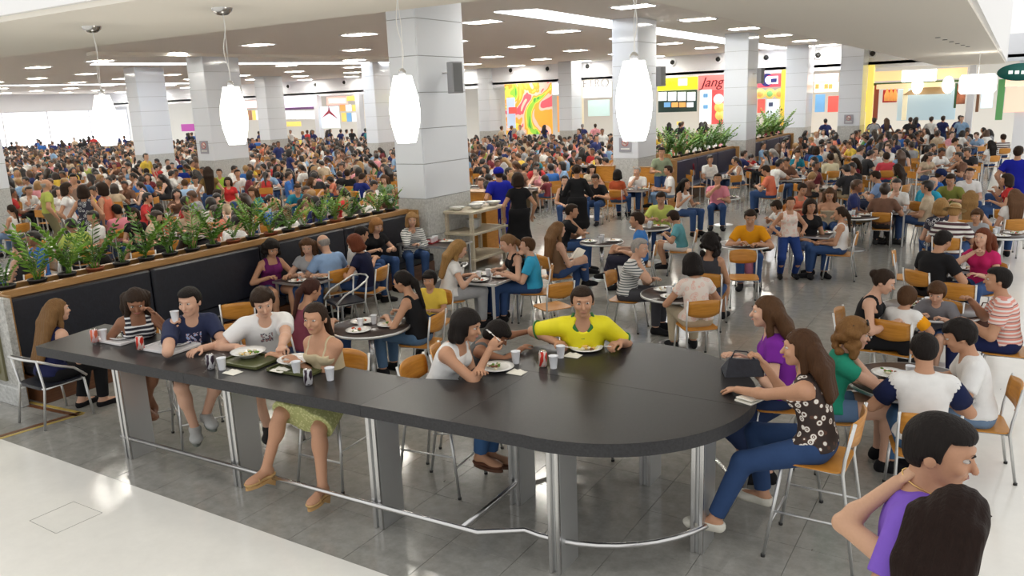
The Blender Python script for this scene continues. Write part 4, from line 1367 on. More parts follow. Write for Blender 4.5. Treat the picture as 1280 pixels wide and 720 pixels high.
# 6 woman in white tank eating
hero('h6', dict(BARP, fem=True, top='tank', bot='jeans', hair='bob', lean=22, neck=30, head=(0, 14, 0), handRpx=(612, 437, 1.34), elbR=(.3, .5, -.8), handLpx=(598, 466, 1.14), curlR=1.2, hdirR=(-.2, .5, .7), palmR=(-1, 0, 0),
     footR=(.06, .42, .36), footL=(-.06, .46, .32), shoe='sandal'), 584, 407, 118, 'woman with black bob in white tank top lifting fork to mouth', c5('tan', 'black', WHT, (.05, .12, .27), (.12, .05, .03)), chair='bar stool behind the woman with black bob')
# 7 child leaning over the bar
hero('h7', dict(s=.74, pz=.88, footL=(-.1, .3, .4), footR=(.1, .3, .4), top='tank', bot='shorts', hair='fringe', lean=30, neck=55, head=(0, 40, 0), handRpx=(652, 436, 1.14), elbR=(.4, .3, -.3), handLpx=(668, 412, 1.2), elbL=(-.4, .3, .1)), 622, 418, 96,
     'child with dark fringe leaning over bar, arm stretched to the man in yellow', c5('brown', 'black', (.1, .1, .1), JEAN, BLK), chair='bar stool under the child beside the black-bobbed woman')
# 8 man in yellow jersey
M['jersey'] = mat('yellow_jersey', (.8, .72, .01), .7, bump=.3, bscale=12, var=.06)
t8, J8 = hero('h8', dict(BARP, top='tee', bot='jeans', hair='short', lean=14, neck=16, head=(4, 4, 2), handRpx=(694, 427, 1.17), elbR=(.85, -.1, -.8), handLpx=(776, 428, 1.19), elbL=(-.85, -.1, -.8), curlR=1., curlL=1., hdirR=(-.7, .6, 0), hdirL=(.7, .6, .1), fat=1.05, vneck=True, neckr=.075, sleeve=.8, loose=.018,
     footR=(.1, .36, .33), footL=(-.1, .4, .3)), 728, 377, 180, 'man in bright yellow football jersey with green collar facing the lens', c5('tan', 'dark', (.8, .72, .01), (.03, .04, .1), (.16, .05, .02)), {'top': M['jersey']}, chair='bar stool under the man in the yellow jersey')
green = mat('jersey_green', (.02, .16, .03), .7)
for sx in (-1, 1):
    N8, Q8 = J8['N'], J8['QT']
    pts = [N8+Q8@(V3(sx*.07, -.05, .01)*GP), N8+Q8@(V3(sx*.083, .0, .0)*GP), N8+Q8@(V3(sx*.068, .075, -.04)*GP), N8+Q8@(V3(sx*.004, .11, -.125)*GP)]
    MB().tube(pts, [.014, .018, .018, .012], 8).build('collar', green, t8)
    nm = 'R' if sx > 0 else 'L'; sh, el = J8['sh'+nm], J8['el'+nm]; c0 = sh+(el-sh)*.8; d = nrm(el-sh); u = nrm(np.cross(d, V3(0, 0, 1))); v = np.cross(d, u)
    MB().tube([c0+(u*math.cos(a)+v*math.sin(a))*.079*GP*.98 for a in np.linspace(0, 2*PI, 22)[:-1]], .008, 6, True).build('cuff', green, t8)
# 9 woman in purple behind the bar end
def soles(name, colr, wedge=False):
    t, J = HERO[name][:2]; m_ = mat('sole_'+name, colr, .6)
    for nm in 'LR':
        FQ, so = J['FQ'+nm], J['sole'+nm]; s_ = GP
        Mx = Matrix(FQ.tolist()).to_4x4(); Mx.translation = Vector(so)
        b = MB(); pts = [(.036*s_*math.sin(a)*(1.12 if math.cos(a) > 0 else .95), .065*s_+.13*s_*math.cos(a)) for a in np.linspace(0, 2*PI, 19)[:-1]]
        b.prism(pts, -.052*s_, -.03*s_)
        if wedge: b.add([(-.03, -.07, -.05), (.03, -.07, -.05), (.034, .06, -.05), (-.034, .06, -.05), (-.02, -.06, -.13), (.02, -.06, -.13)], [(3, 2, 1, 0), (4, 5, 2, 3), (0, 1, 5, 4), (1, 2, 5), (0, 4, 3)])
        o = b.build('shoe_sole', m_, t); o.matrix_local = Mx
        if wedge:
            b = MB()
            for yy_, rr_ in ((.1, .045), (-.015, .04)): b.tube([(rr_*s_*math.cos(a), yy_*s_, -.025+rr_*s_*1.15*math.sin(a)) for a in np.linspace(0, PI, 9)], .006, 6)
            o = b.build('sandal_strap', m_, t); o.matrix_local = Mx
        elif name in ('h3', 'h4'):
            b = MB()
            for k in range(4): b.tube([(-.02*s_, (.05+.022*k)*s_, .035*s_-.009*k), (.02*s_, (.05+.022*k)*s_, .035*s_-.009*k)], .004, 5)
            o = b.build('laces', M['white_plastic'], t); o.matrix_local = Mx
soles('h3', (.12, .14, .12)); soles('h4', (.7, .7, .68)); soles('h5', (.5, .3, .12), True); soles('h6', (.1, .04, .02))
hero('h9', dict(BARP, fem=True, top='tee', sleeve=.4, bot='jeans', hair='long', hlen=.3, lean=8, neck=14, head=(4, 0, 0), handL=(-.14, .3, 1.15), handR=(.1, .38, 1.15), footL=(-.12, .1, .16), footR=(.05, .2, .13)), 958, 390, 268, 'woman with long brown hair in purple top seated behind the bar end', c5('light', 'brown', (.17, .02, .28), (.02, .035, .09), BLK), chair='bar stool under the woman in the purple top')
# 10 woman in floral top
hero('h10', dict(BARP, fem=True, top='vest', bot='jeans', hair='long', hlen=.32, hfront=False, lean=8, neck=14, head=(18, 2, 0), handLpx=(916, 487, 1.14), elbL=(-.5, -.1, -.9), handRpx=(955, 455, 1.35), elbR=(.4, .5, -.9), curlR=.9,
     footLpx=(893, 648, .28), footR=(.16, .42, .3), kneeL=(-.2, 1, .5), kneeR=(.2, 1, .5), shoe='flat'), 1000, 435, 282, 'woman in brown floral top and jeans on a tall stool at bar end', c5('tan', (.06, .027, .012), WHT, (.028, .06, .15), (.7, .68, .6)), {'top': M['floral']}, chair='tall bar stool with plywood back under the floral-topped woman')

# 11, 12 the couple close to the camera, on a raised landing
def abs_pt(px, py, depth):
    v = _f+_r*(px-640)/FPX+_u*(360-py)/FPX
    return np.array([0, 0, CAM_H])+v*depth
STAND = dict(pz=1.1, handL=(-.31, .1, 1.0), handR=(.31, .1, 1.0), footL=(-.13, 0, .1), footR=(.13, 0, .1), lean=1, lean2=3, neck=6)
hp11 = abs_pt(1176, 563, 3.15); hp12 = abs_pt(1198, 664, 2.85)
P11 = dict(STAND, top='tee', bot='jeans', hair='short', head=(-6, 10, 0), neck=16)
_, J11 = person_prims(P11); lz = hp11[2]-J11['H'][2]
P11, root11, rz11 = resolve(P11, 1176, 563, 96, lz)
t11, J11 = make_person(P11, .008, 'man in purple tee with short black hair, seen close in profile', root11, rz11, c5('tan', 'black', (.2, .1, .52), (.03, .05, .1), BLK))
OCC.append(root11[:2])
MB().tube([J11['N']+J11['QT']@(V3(.06*math.cos(a), .066*math.sin(a)+.004, .022-.022*math.sin(a))*GP) for a in np.linspace(0, 2*PI, 20)[:-1]], .0028, 5, True).build('necklace', M['gold'], t11)
P12 = dict(STAND, s=.96, fem=True, top='strap', bot='jeans', hair='long', hlen=.5, hfront=False, head=(-5, 12, 0), neck=12)
_, J12 = person_prims(P12)
P12, root12, rz12 = resolve(dict(P12, elbL=(-.9, -.1, -.35), handLpx=(1122, 603, float(hp11[2])-.16), handR=(.3, .2, 1.1), elbR=(.8, 0, -.4)), 1198, 653, 26, hp12[2]-J12['H'][2])
t12, J12 = make_person(P12, .008, 'woman with long dark hair, back to lens, arm around the man in purple', root12, rz12, c5((.56, .33, .21), (.014, .006, .004), (.3, .16, .2), (.03, .05, .1), BLK), faces=True)
OCC.append(root12[:2])
lnd = MB()
for rt, zz in ((root11, lz), (root12, root12[2])):
    lnd.bevel_box((rt[0], rt[1], zz/2), (.7, .62, zz), .01)
tag(lnd.build('plinth', M['white_floor']), 'raised white landing under the couple at lower right', 'plinth')

# ------------------------------------------------------------------ seated and standing diners of the middle ground
BASE = dict(pz=.58, footL=(-.14, .5, .1), footR=(.14, .5, .1))
POSE = {
 'eat': dict(BASE, lean=10, neck=26, head=(0, 22, 0), handL=(-.15, .38, .8), handR=(.15, .36, .82), curlL=.8, curlR=1.1, elbL=(-.7, 0, -.7), elbR=(.7, 0, -.7)),
 'chin': dict(BASE, lean=12, neck=20, head=(-6, 6, 0), handR=(.06, .22, 1.03), elbR=(.4, .7, -.8), handL=(-.05, .4, .79), curlR=1.2),
 'lap': dict(BASE, lean=-4, lean2=2, neck=10, head=(0, 4, 0), handL=(-.09, .3, .66), handR=(.09, .32, .67)),
 'talk': dict(BASE, lean=6, neck=14, head=(6, 0, 0), handR=(.2, .36, .95), handL=(-.14, .38, .79), curlR=.6),
 'cross': dict(BASE, lean=-3, lean2=6, neck=12, head=(0, 4, 0), handL=(-.1, .3, .72), handR=(.1, .34, .74), footR=(-.05, .62, .3), footL=(-.08, .4, .09)),
 'drink': dict(BASE, lean=4, neck=10, head=(0, -4, 0), handR=(.04, .24, 1.07), elbR=(.8, .2, -.7), handL=(-.12, .38, .79), curlR=1.1),
 'stand': dict(STAND), 'wait': dict(STAND, handL=(-.18, .36, 1.25), handR=(.18, .36, 1.25), head=(0, 8, 0)),
}
KIND = {
 'M': dict(hair='short', top='tee', bot='jeans'), 'Mb': dict(hair='bald', top='tee', bot='jeans', fat=1.1), 'Mf': dict(hair='short', top='tee', bot='jeans', fat=1.16), 'Ml': dict(hair='short', top='long', bot='jeans'),
 'Mh': dict(hair='crop', top='tee', bot='jeans'),
 'F': dict(fem=True, hair='long', hlen=.4, top='tee', sleeve=.35, bot='jeans'), 'Ft': dict(fem=True, hair='long', hlen=.4, top='tank', bot='jeans'), 'Fp': dict(fem=True, hair='pony', top='tank', bot='jeans'), 'Fb': dict(fem=True, hair='bob', top='tee', sleeve=.4, bot='jeans'),
 'Fu': dict(fem=True, hair='bun', top='tank', bot='jeans'), 'Fc': dict(fem=True, hair='curly', top='tee', sleeve=.4, bot='shorts', shortlen=.5), 'Fd': dict(fem=True, hair='bob', top='vest', bot='skirt', skirtlen=1.5), 'Fl': dict(fem=True, hair='bob', top='long', bot='jeans'),
 'K': dict(s=.74, hair='fringe', top='tee', bot='shorts'), 'Kf': dict(s=.78, fem=True, hair='pony', top='tank', bot='jeans'),
}
CACHE = {}


def variant(kind, pose, h, extra=None):
    key = (kind, pose, h, str(extra))
    if key not in CACHE:
        P = dict(POSE[pose]); P.update(KIND[kind]); P.update(extra or {})
        s = P.get('s', 1.)
        if s < .9 and pose not in ('stand', 'wait'):
            P['pz'] = .47+.12*s; P['footL'] = (-.08, .33, .2); P['footR'] = (.08, .33, .2)
            for q in 'LR': x, y, z = P['hand'+q]; P['hand'+q] = (x*.8, y*.8, .76+(z-.76)*.6)
        elif s < .9:
            P['pz'] *= s
            for q in 'LR': x, y, z = P['hand'+q]; P['hand'+q] = (x*s, y*s, z*s)
        for k in ('footL', 'footR'): P.setdefault(k, (-.12 if k == 'footL' else .12, .42, .09))
        out, J = person_layers(P, h)
        ms = []
        for k, (V, F) in out.items():
            if len(F) > 3: ms.append((k, layer_name(P, k), np_mesh(k, V, F, [M['skin' if k == 'body' else 'hair' if k == 'hair' else 'cloth']])))
        CACHE[key] = (P, J, ms)
    return CACHE[key]


MIDS = []


def mid(px, py, phi, kind, pose, top, label, bot=JEAN, hair='dark', skin='tan', topm=None, seat=True, extra=None, shoes=BLK, clabel=None, face_=None, h=.0145, botm=None):
    P, J, ms = variant(kind, pose, h, extra)
    H = J['H']; hx, hy, _z = at(px, py, H[2])
    rz = face(hx, hy, phi); o = Matrix.Rotation(rz, 3, 'Z') @ Vector((H[0], H[1], 0)); x, y = hx-o.x, hy-o.y
    t = thing('person', label, 'person', (x, y, 0), rz)
    hc = HAIRC[hair] if isinstance(hair, str) else hair
    cl = {'body': SKIN[skin], 'top': top, 'bottom': bot, 'hair': hc, 'shoes': shoes}
    for k, nm_, me_ in ms:
        o = ob(nm_, me_, t); o.color = (*cl[k], 1)
        mm = topm if k == 'top' else botm if k == 'bottom' else None
        if mm: o.material_slots[0].link = 'OBJECT'; o.material_slots[0].material = mm
    if face_ is None: face_ = 95 < phi % 360 < 265 or 60 < phi % 360 < 300 and math.hypot(x, y) < 13
    if face_: face_parts(t, J, hc, P.get('fem', False))
    OCC.append((x, y))
    if seat and pose not in ('stand', 'wait'):
        short = clabel or ('dining chair under the '+label)
        w9 = short.split()
        c = put_set(CH, 'dining_chair', ' '.join(w9[:16]), 'chair', x, y, rz)
    MIDS.append((t, J, x, y, rz, label)); return t, J, P


def cap_on(t, J, col, name='cap', brim=True):
    b = MB(); Q = Matrix(J['QH'].tolist()); hs = J['hs']
    b.ball((0, 0, 0), .104*hs, 16, 8, (1, 1.12, .82))
    o = b.build(name, None, t); o.data.materials.append(M['cloth']); o.color = (*col, 1)
    if brim:
        bb = MB(); bb.lathe([(.005, 0), (.075, .004), (.078, -.002), (.005, -.006)], (0, .1, -.01), 16, True); br = bb.build('brim', M['cloth'], o); br.color = (*col, 1)
    Mx = Q.to_4x4(); Mx.translation = Vector(J['hp'](0, -.01, .045)); o.matrix_local = Mx
    return o


ORG = (.75, .32, .01); YEL = (.75, .55, .08); LIM = (.45, .55, .12); TUR = (.03, .33, .5); BLU = (.02, .13, .5); LBL = (.25, .38, .6); RED = (.5, .03, .03); PNK = (.75, .28, .35); MAG = (.5, .02, .12)
GRY = (.35, .36, .38); MAR = (.12, .01, .02); GRN = (.02, .2, .12); BEI = (.5, .42, .3); CREAM = (.7, .65, .45); CORAL = (.72, .2, .12); ROY = (.01, .015, .3)

# tables by pixel of their centre
for i, (px, py, kd, rz, lb) in enumerate([
    (463, 408, 'r50', 0, 'round dark table with silver rim just behind the bar, ponytailed woman beside'),
    (608, 347, 's80', 0, 'square silver-edged table between blonde woman and turquoise boy'),
    (385, 348, 's80', 0, 'square table in front of booth, bald man in blue shirt beside'),
    (543, 303, 'booth', 0, 'dark booth table with silver edge and red tray beside striped-sleeved woman'),
    (752, 302, 'r40', 0, 'round table beside the man in the bright blue shirt'),
    (846, 367, 'r50', 0, 'round dark table between striped-shirt man and pink blouse woman'),
    (812, 284, 'r40', 0, 'round table under the elbows of the lime tee man'),
    (905, 247, 'r40', 0, 'round table before the man in the pink shirt'),
    (744, 240, 'r40', 0, 'small round table beside the dark-uniformed waiter'),
    (795, 237, 's75', 0, 'square table between red-brown blouse and grey-haired man'),
    (930, 305, 'r50', 0, 'round table in front of the man in mustard tee'),
    (1068, 270, 'r50', 0, 'round table beside the man in pale blue striped shirt'),
    (1015, 292, 's75', 0, 'square table between the girl in pink and the white tank girl'),
    (1141, 477, 'r58', 0, 'round table nearest the couple, raglan-shirt man at its front'),
    (1163, 386, 'r58', 0, 'round table full of plates between striped-shirt man and boy'),
    (1212, 333, 's80', 0, 'square table between black-shirted man and woman in magenta'),
    (1206, 200, 'booth', 0, 'square pale table by the man in white shirt at upper right'),
    (995, 216, 's75', 0, 'square table beside the man in teal at upper middle'),
    (1250, 293, 'r50', 0, 'round table at right edge behind the drinking woman')]):
    x, y, _ = at(px, py, .74); put_table(kd, x, y, rz, lb); OCC.append((x, y))

M_ = mid
M_(1068, 418, 80, 'Fc', 'chin', (.02, .27, .17), 'woman with curly light hair in green top, hand to mouth', bot=(.12, .2, .34), hair=(.2, .1, .035), skin='light', extra=dict(seed=4), h=.013)
t, J, P = M_(1155, 438, 350, 'M', 'eat', WHT, 'man in white raglan with navy sleeves, back to lens', bot=(.06, .14, .28), skin='tan', hair='black', h=.013)
for nm in 'LR':
    sh, el = J['sh'+nm], J['el'+nm]; d = nrm(el-sh); b = MB(); b.tube([sh-d*.02, sh+(el-sh)*.3, sh+(el-sh)*.63], [.084, .092, .09], 14); o = b.build('sleeve', M['cloth'], t); o.color = (.01, .016, .06, 1)
M_(1199, 420, 262, 'M', 'eat', WHT, 'man in white tee with thick dark hair facing left', bot=LJEAN, hair='black', extra=dict(hair='messy'), h=.013)
M_(1105, 352, 100, 'Fu', 'eat', BLK, 'woman in black tank with hair tied back, facing right', bot=BLK, skin='light', h=.013)
t, J, P = M_(1134, 372, 20, 'K', 'eat', WHT, 'boy in white shirt with orange sleeve, seen from behind', bot=GRY, skin='tan', hair='brown', h=.013)
sh, el = J['shR'], J['elR']; d = nrm(el-sh); o = MB().tube([sh-d*.01, sh+(el-sh)*.3, sh+(el-sh)*.64], [.066, .073, .071], 14).build('sleeve', M['cloth'], t); o.color = (.85, .35, .01, 1)
M_(1171, 366, 190, 'K', 'eat', (.2, .2, .22), 'small child with brown fringe behind plates at round table', hair='brown', skin='light', h=.013)
M_(1247, 350, 268, 'Mf', 'talk', WHT, 'heavy man in salmon striped shirt at right edge', bot=NAVY, topm=M['salmon_stripe'], skin='tan', hair='black', h=.013)
M_(1179, 301, 40, 'Mf', 'eat', BLK, 'man in black shirt, back to lens, before woman in magenta', bot=BLK, skin='tan', hair='black')
M_(1228, 297, 205, 'F', 'drink', MAG, 'woman in magenta top drinking from a cup', skin='light', hair='auburn')
t, J, P = M_(1193, 265, 10, 'M', 'eat', WHT, 'person in straw hat and striped shirt', topm=M['bold_stripe'], hair='blonde')
def straw(t, J):
    b = MB(); b.lathe([(.19, -.03), (.14, -.012), (.1, 0), (.096, .06), (.075, .085), (.001, .088)], (0, 0, 0), 24, False); o = b.build('straw_hat', mat('straw', (.5, .38, .18), .8, bump=.5, bscale=80), t)
    Mx = Matrix(J['QH'].tolist()).to_4x4(); Mx.translation = Vector(J['hp'](0, -.01, .05)); o.matrix_local = Mx
straw(t, J)
M_(1176, 258, 350, 'Fb', 'lap', (.25, .15, .1), 'fair-haired diner just left of the straw hat', hair='blonde', skin='light', topm=M['zebra'])
M_(1213, 247, 0, 'Ft', 'eat', BEI, 'woman with long fair hair behind the straw hat', hair=(.25, .14, .05), skin='light')
M_(1221, 270, 200, 'K', 'lap', GRY, 'dark-haired child between straw hat and magenta woman', hair='brown')
M_(1268, 245, 340, 'F', 'lap', WHT, 'long-haired person in white at the right edge', hair=(.12, .06, .03), skin='light')
M_(1258, 213, 300, 'M', 'chin', BLK, 'man in black at right edge near blue uniform')
M_(1258, 225, 265, 'Fb', 'talk', RED, 'woman in red top at right edge beneath the man in black')
M_(1273, 190, 10, 'Mf', 'stand', ROY, 'person in royal blue uniform cut by the right edge', bot=ROY)
M_(1254, 172, 340, 'M', 'lap', WHT, 'man in bold striped shirt, back to lens, upper right', topm=M['bold_stripe'], seat=True)
M_(1238, 180, 320, 'F', 'lap', WHT, 'woman with long black hair in white, upper right', hair='black')
M_(1194, 177, 80, 'M', 'eat', WHT, 'man in white shirt at pale table, facing right')
M_(1212, 217, 170, 'Mh', 'lap', WHT, 'smiling man in white tee beside bald man in teal', skin='light')
t, J, P = M_(1176, 219, 60, 'Mh', 'eat', BLU, 'man in navy cap next to bald man in teal'); cap_on(t, J, (.01, .02, .08))
M_(1166, 229, 40, 'Mb', 'eat', TUR, 'bald man in turquoise shirt', skin='light', hair='grey')
M_(1188, 225, 190, 'M', 'eat', (.2, .22, .05), 'man in olive shirt between teal and white tees')
M_(988, 254, 170, 'F', 'stand', PNK, 'girl standing in pink floral top and jeans', topm=M['pale_floral'], bot=(.02, .05, .2), extra=dict(top='vest', s=.86, pz=.95, hair='pony', handL=(-.26, .15, 1.05), handR=(.26, .2, 1.05)))
M_(938, 272, 180, 'M', 'eat', ORG, 'man in mustard yellow tee facing the lens', skin='tan')
M_(888, 303, 10, 'Fc', 'lap', (.05, .05, .06), 'woman with dark wavy hair, back to lens, before mustard tee', hair='black', extra=dict(seed=9, top='tank'))
M_(865, 330, 340, 'Fb', 'eat', WHT, 'woman in pale pink floral blouse, back to lens', topm=M['pale_floral'], hair='black', bot=BEI)
M_(800, 310, 110, 'M', 'chin', WHT, 'grey-haired man in black and white striped shirt, hand on ear', topm=M['grey_stripe'], hair='grey', skin='light', bot=(.06, .06, .07), extra=dict(hair='crop'))
M_(796, 275, 275, 'M', 'cross', (.05, .2, .55), 'man in bright blue shirt leaning back, legs stretched left', bot=(.03, .03, .05))
M_(698, 287, 60, 'Ft', 'cross', (.2, .12, .07), 'woman with long light brown hair, legs crossed, reading paper', hair=(.17, .09, .04), skin='light', bot=(.04, .08, .2))
M_(715, 264, 90, 'M', 'chin', BLK, 'young man in black tee resting chin on hands', skin='tan')
M_(634, 304, 250, 'Fp', 'eat', BLK, 'fair woman in black top eating, hair pulled back', hair=(.2, .11, .05), skin='light')
M_(659, 307, 275, 'M', 'drink', (.04, .36, .6), 'boy in turquoise tee, drinking, on plywood chair', hair='brown', skin='light', extra=dict(s=.92, pz=.57))
M_(574, 311, 80, 'F', 'eat', WHT, 'blonde woman in white tee leaning to her table', hair=(.3, .17, .06), skin='light', bot=GRY)
M_(503, 352, 300, 'Fp', 'eat', BLK, 'woman with long dark ponytail in black top, back to lens', hair='black', bot=(.1, .18, .3))
M_(537, 350, 200, 'K', 'lap', YEL, 'boy in pale yellow shirt beside the ponytailed woman', hair='black')
M_(390, 362, 60, 'Fp', 'eat', (.2, .05, .08), 'woman with reddish dark ponytail behind the white-tee man', hair=(.05, .02, .015), skin='tan')
M_(340, 311, 160, 'Fc', 'eat', (.15, .02, .12), 'woman in purple-brown tank at the booth table', hair='black', skin='tan', seat=False, extra=dict(seed=5, top='tank'))
M_(384, 308, 190, 'F', 'eat', GRY, 'woman in grey tee with long brown hair, back to booth', hair='brown', skin='light', seat=False)
M_(404, 304, 330, 'Mb', 'eat', LBL, 'bald man in light blue shirt, back to lens', skin='light', hair='grey', bot=BEI)
M_(443, 304, 300, 'Fb', 'eat', (.01, .012, .04), 'woman in navy top with reddish bob, back half turned', hair='auburn', bot=(.03, .06, .15))
M_(452, 293, 70, 'M', 'eat', WHT, 'man in white polo beside the fair-haired woman at booth', hair='black', seat=False)
M_(471, 282, 150, 'Fb', 'eat', BLK, 'woman with short ginger hair at the booth corner', hair=(.3, .14, .05), skin='light', seat=False)
M_(515, 275, 170, 'Fl', 'chin', GRY, 'blond woman in striped sleeves, arms folded up on booth table', hair=(.3, .17, .07), skin='light', topm=M['grey_stripe'], seat=False)
t, J, P = M_(623, 217, 340, 'Ml', 'stand', ROY, 'waiter in royal blue uniform and cap, back to lens', bot=ROY, extra=dict(top='tee', loose=.025, bloose=.03)); cap_on(t, J, ROY)
M_(647, 224, 350, 'Fb', 'stand', BLK, 'waitress in black dress with white apron strings', bot=BLK, extra=dict(bot='skirt', skirtlen=1.1, top='tee'))
M_(721, 213, 0, 'Fu', 'wait', BLK, 'waitress in dark dress, hair up, bending at small table', bot=BLK, extra=dict(bot='skirt', skirtlen=1.1, top='long', lean=14))
M_(706, 226, 180, 'Fu', 'lap', BLK, 'seated woman in black vest beside the dark waitress', skin='light')
M_(744, 224, 200, 'M', 'eat', BLK, 'man in black eating at the small round table')
M_(740, 211, 175, 'F', 'eat', BEI, 'woman in beige behind the man in black', skin='light')
M_(772, 218, 20, 'Fb', 'lap', (.4, .08, .03), 'woman in rust blouse, back to lens, below second column', hair='black')
M_(796, 214, 200, 'M', 'chin', WHT, 'grey-haired man in white at foot of second column', hair='grey', skin='light')
M_(835, 213, 260, 'M', 'cross', WHT, 'man in white tee and jeans turned left, below wooden screen', bot=LJEAN)
M_(826, 248, 185, 'M', 'eat', (.55, .62, .15), 'young man in lime yellow tee', skin='tan')
M_(841, 271, 275, 'K', 'eat', (.12, .35, .4), 'boy in teal and white tee beside lime tee man', bot=WHT, extra=dict(s=.84))
M_(897, 224, 180, 'M', 'drink', PNK, 'man in pink polo drinking, facing the lens', skin='tan')
M_(857, 230, 130, 'Ft', 'talk', WHT, 'young woman in white tank left of the pink polo', hair='black')
M_(858, 197, 355, 'M', 'lap', MAR, 'man in maroon shirt on plywood chair, back to lens')
M_(827, 190, 170, 'M', 'wait', (.25, .3, .2), 'person in grey-green standing beside the wooden screen', hair='black')
M_(957, 213, 290, 'M', 'eat', CORAL, 'man in coral shirt turned left, middle right')
M_(970, 258, 240, 'K', 'eat', WHT, 'child in white beside the standing girl', hair='dark')
M_(1013, 258, 160, 'Fb', 'lap', BLK, 'woman in black tank right of the standing girl')
M_(1050, 267, 275, 'Kf', 'lap', WHT, 'girl with ponytail in white tank on plywood chair', extra=dict(s=.9))
M_(1037, 243, 180, 'Ft', 'eat', BEI, 'woman in strapless top with long fair-brown hair', hair='brown', skin='tan', extra=dict(top='strapless'))
M_(1003, 237, 150, 'Fu', 'eat', CORAL, 'woman with dark bun behind the standing girl')
M_(1094, 221, 285, 'Mf', 'eat', (.2, .3, .5), 'man in pale blue striped shirt reaching left', hair='dark', bot=(.03, .04, .08))
M_(1038, 197, 340, 'M', 'lap', CREAM, 'man in cream yellow shirt, back to lens')
M_(1068, 203, 250, 'F', 'lap', MAR, 'woman with long dark hair in maroon dress', hair='dark')
M_(1083, 174, 300, 'M', 'eat', (.02, .15, .55), 'man in bright blue tee at upper right of centre')
M_(1020, 188, 0, 'Fb', 'lap', (.02, .2, .5), 'person in bright blue, back to lens, upper middle')
M_(997, 193, 160, 'M', 'chin', (.02, .2, .28), 'man in teal tee, hand to face')
M_(1108, 196, 350, 'M', 'lap', (.55, .06, .08), 'man in red tee, back to lens')
M_(1121, 211, 300, 'Ft', 'lap', (.03, .2, .08), 'woman with long dark hair in green')
M_(1137, 172, 270, 'M', 'cross', WHT, 'man in white tee seated sideways, upper right')
# left hall, behind the planters
M_(58, 231, 80, 'Mb', 'stand', (.4, .45, .1), 'standing older man in yellow-green shirt behind planters', hair='grey', skin='tan', bot=(.2, .18, .1), extra=dict(sleeve=.6))
M_(84, 236, 110, 'Fb', 'stand', WHT, 'standing woman in white with dark hair behind planters', bot=WHT)
M_(104, 239, 10, 'Fd', 'stand', BLK, 'standing woman in black and white print dress', topm=M['zebra'], botm=M['zebra'])
M_(127, 236, 300, 'Fb', 'stand', CORAL, 'standing woman in coral top and jeans', bot=(.08, .12, .25), extra=dict(top='tank'))
M_(92, 224, 190, 'M', 'stand', (.3, .2, .15), 'standing person behind the woman in white', hair='black')
M_(146, 263, 340, 'M', 'lap', PNK, 'seated man in pink shirt, back to lens, left hall', hair='black')
M_(167, 268, 190, 'Fb', 'lap', BLK, 'woman facing lens beside the pink shirt man', skin='light')
M_(171, 286, 350, 'Fu', 'lap', BLK, 'woman with dark bun just behind the planters', hair='black')
M_(199, 262, 30, 'F', 'lap', CORAL, 'woman with very long black hair in orange top', hair='black')
M_(127, 330, 250, 'Fb', 'lap', BLK, 'dark-haired woman looking over the planter ledge at left', hair='black', skin='light')
M_(14, 262, 320, 'Kf', 'lap', WHT, 'teenage girl in white tank at the far left', bot=(.15, .22, .35), extra=dict(s=.92))
M_(231, 230, 0, 'M', 'eat', (.3, .45, .65), 'man in light blue shirt, back to lens, left hall', hair='brown')
t, J, P = M_(225, 211, 340, 'M', 'eat', (.01, .03, .25), 'man in navy polo and cap, left hall'); cap_on(t, J, (.01, .03, .2))
M_(260, 214, 0, 'F', 'stand', (.2, .12, .04), 'standing woman with very long dark hair in olive dress', hair='dark', extra=dict(hlen=.55, bot='skirt', skirtlen=1.2))
M_(274, 216, 190, 'M', 'lap', (.3, .5, .05), 'man in lime green tee below left column')
M_(297, 217, 170, 'M', 'talk', WHT, 'man in white tee below the left column')
M_(272, 243, 40, 'M', 'lap', (.01, .012, .03), 'man in black tee, left hall beside red top')
M_(285, 227, 190, 'Fb', 'lap', RED, 'woman in red top, left hall')
M_(236, 300, 90, 'F', 'lap', BEI, 'woman with long dark hair behind the tallest planter fronds', hair='dark')
M_(244, 225, 180, 'M', 'eat', WHT, 'man in white facing lens, left hall')
M_(183, 215, 350, 'M', 'lap', WHT, 'man in white, back to lens, left hall')
M_(315, 240, 200, 'F', 'eat', (.05, .25, .25), 'woman in teal behind planters', hair='brown')
M_(390, 227, 90, 'F', 'talk', (.4, .2, .12), 'woman with long brown hair facing right, centre left', hair='brown', skin='light')
M_(372, 236, 170, 'M', 'eat', (.02, .2, .3), 'man in teal tank behind planters')
M_(453, 222, 40, 'M', 'eat', (.01, .02, .15), 'man in navy shirt before the large column, back to lens')
M_(480, 224, 200, 'F', 'eat', (.2, .3, .2), 'woman with long fair hair just left of large column', hair='brown', skin='light')
M_(434, 217, 0, 'M', 'lap', BLK, 'man in black, back to lens, behind the planters')
# ------------------------------------------------------------------ the crowd
PALT = {'white': (.76, .76, .74), 'black': (.015, .015, .018), 'navy': (.015, .025, .12), 'blue': (.03, .14, .45), 'light blue': (.25, .4, .6), 'red': (.5, .03, .03), 'coral': (.65, .2, .12), 'pink': (.7, .3, .34),
        'yellow': (.7, .5, .06), 'green': (.08, .24, .08), 'grey': (.3, .31, .33), 'brown': (.16, .08, .05), 'maroon': (.16, .02, .03), 'beige': (.5, .4, .28), 'teal': (.02, .22, .26), 'lime': (.4, .48, .1)}
WTS = [22, 24, 9, 4, 5, 4, 4, 4, 3, 2, 7, 10, 5, 12, 2, 1]
PM = {k: mat(k.replace(' ', '_')+'_cloth', c, .85, var=.18, vscale=9) for k, c in PALT.items()}
PB = [mat('denim', JEAN, .85), mat('dark_trousers', (.02, .02, .025), .85), mat('khaki', (.3, .24, .15), .85)]
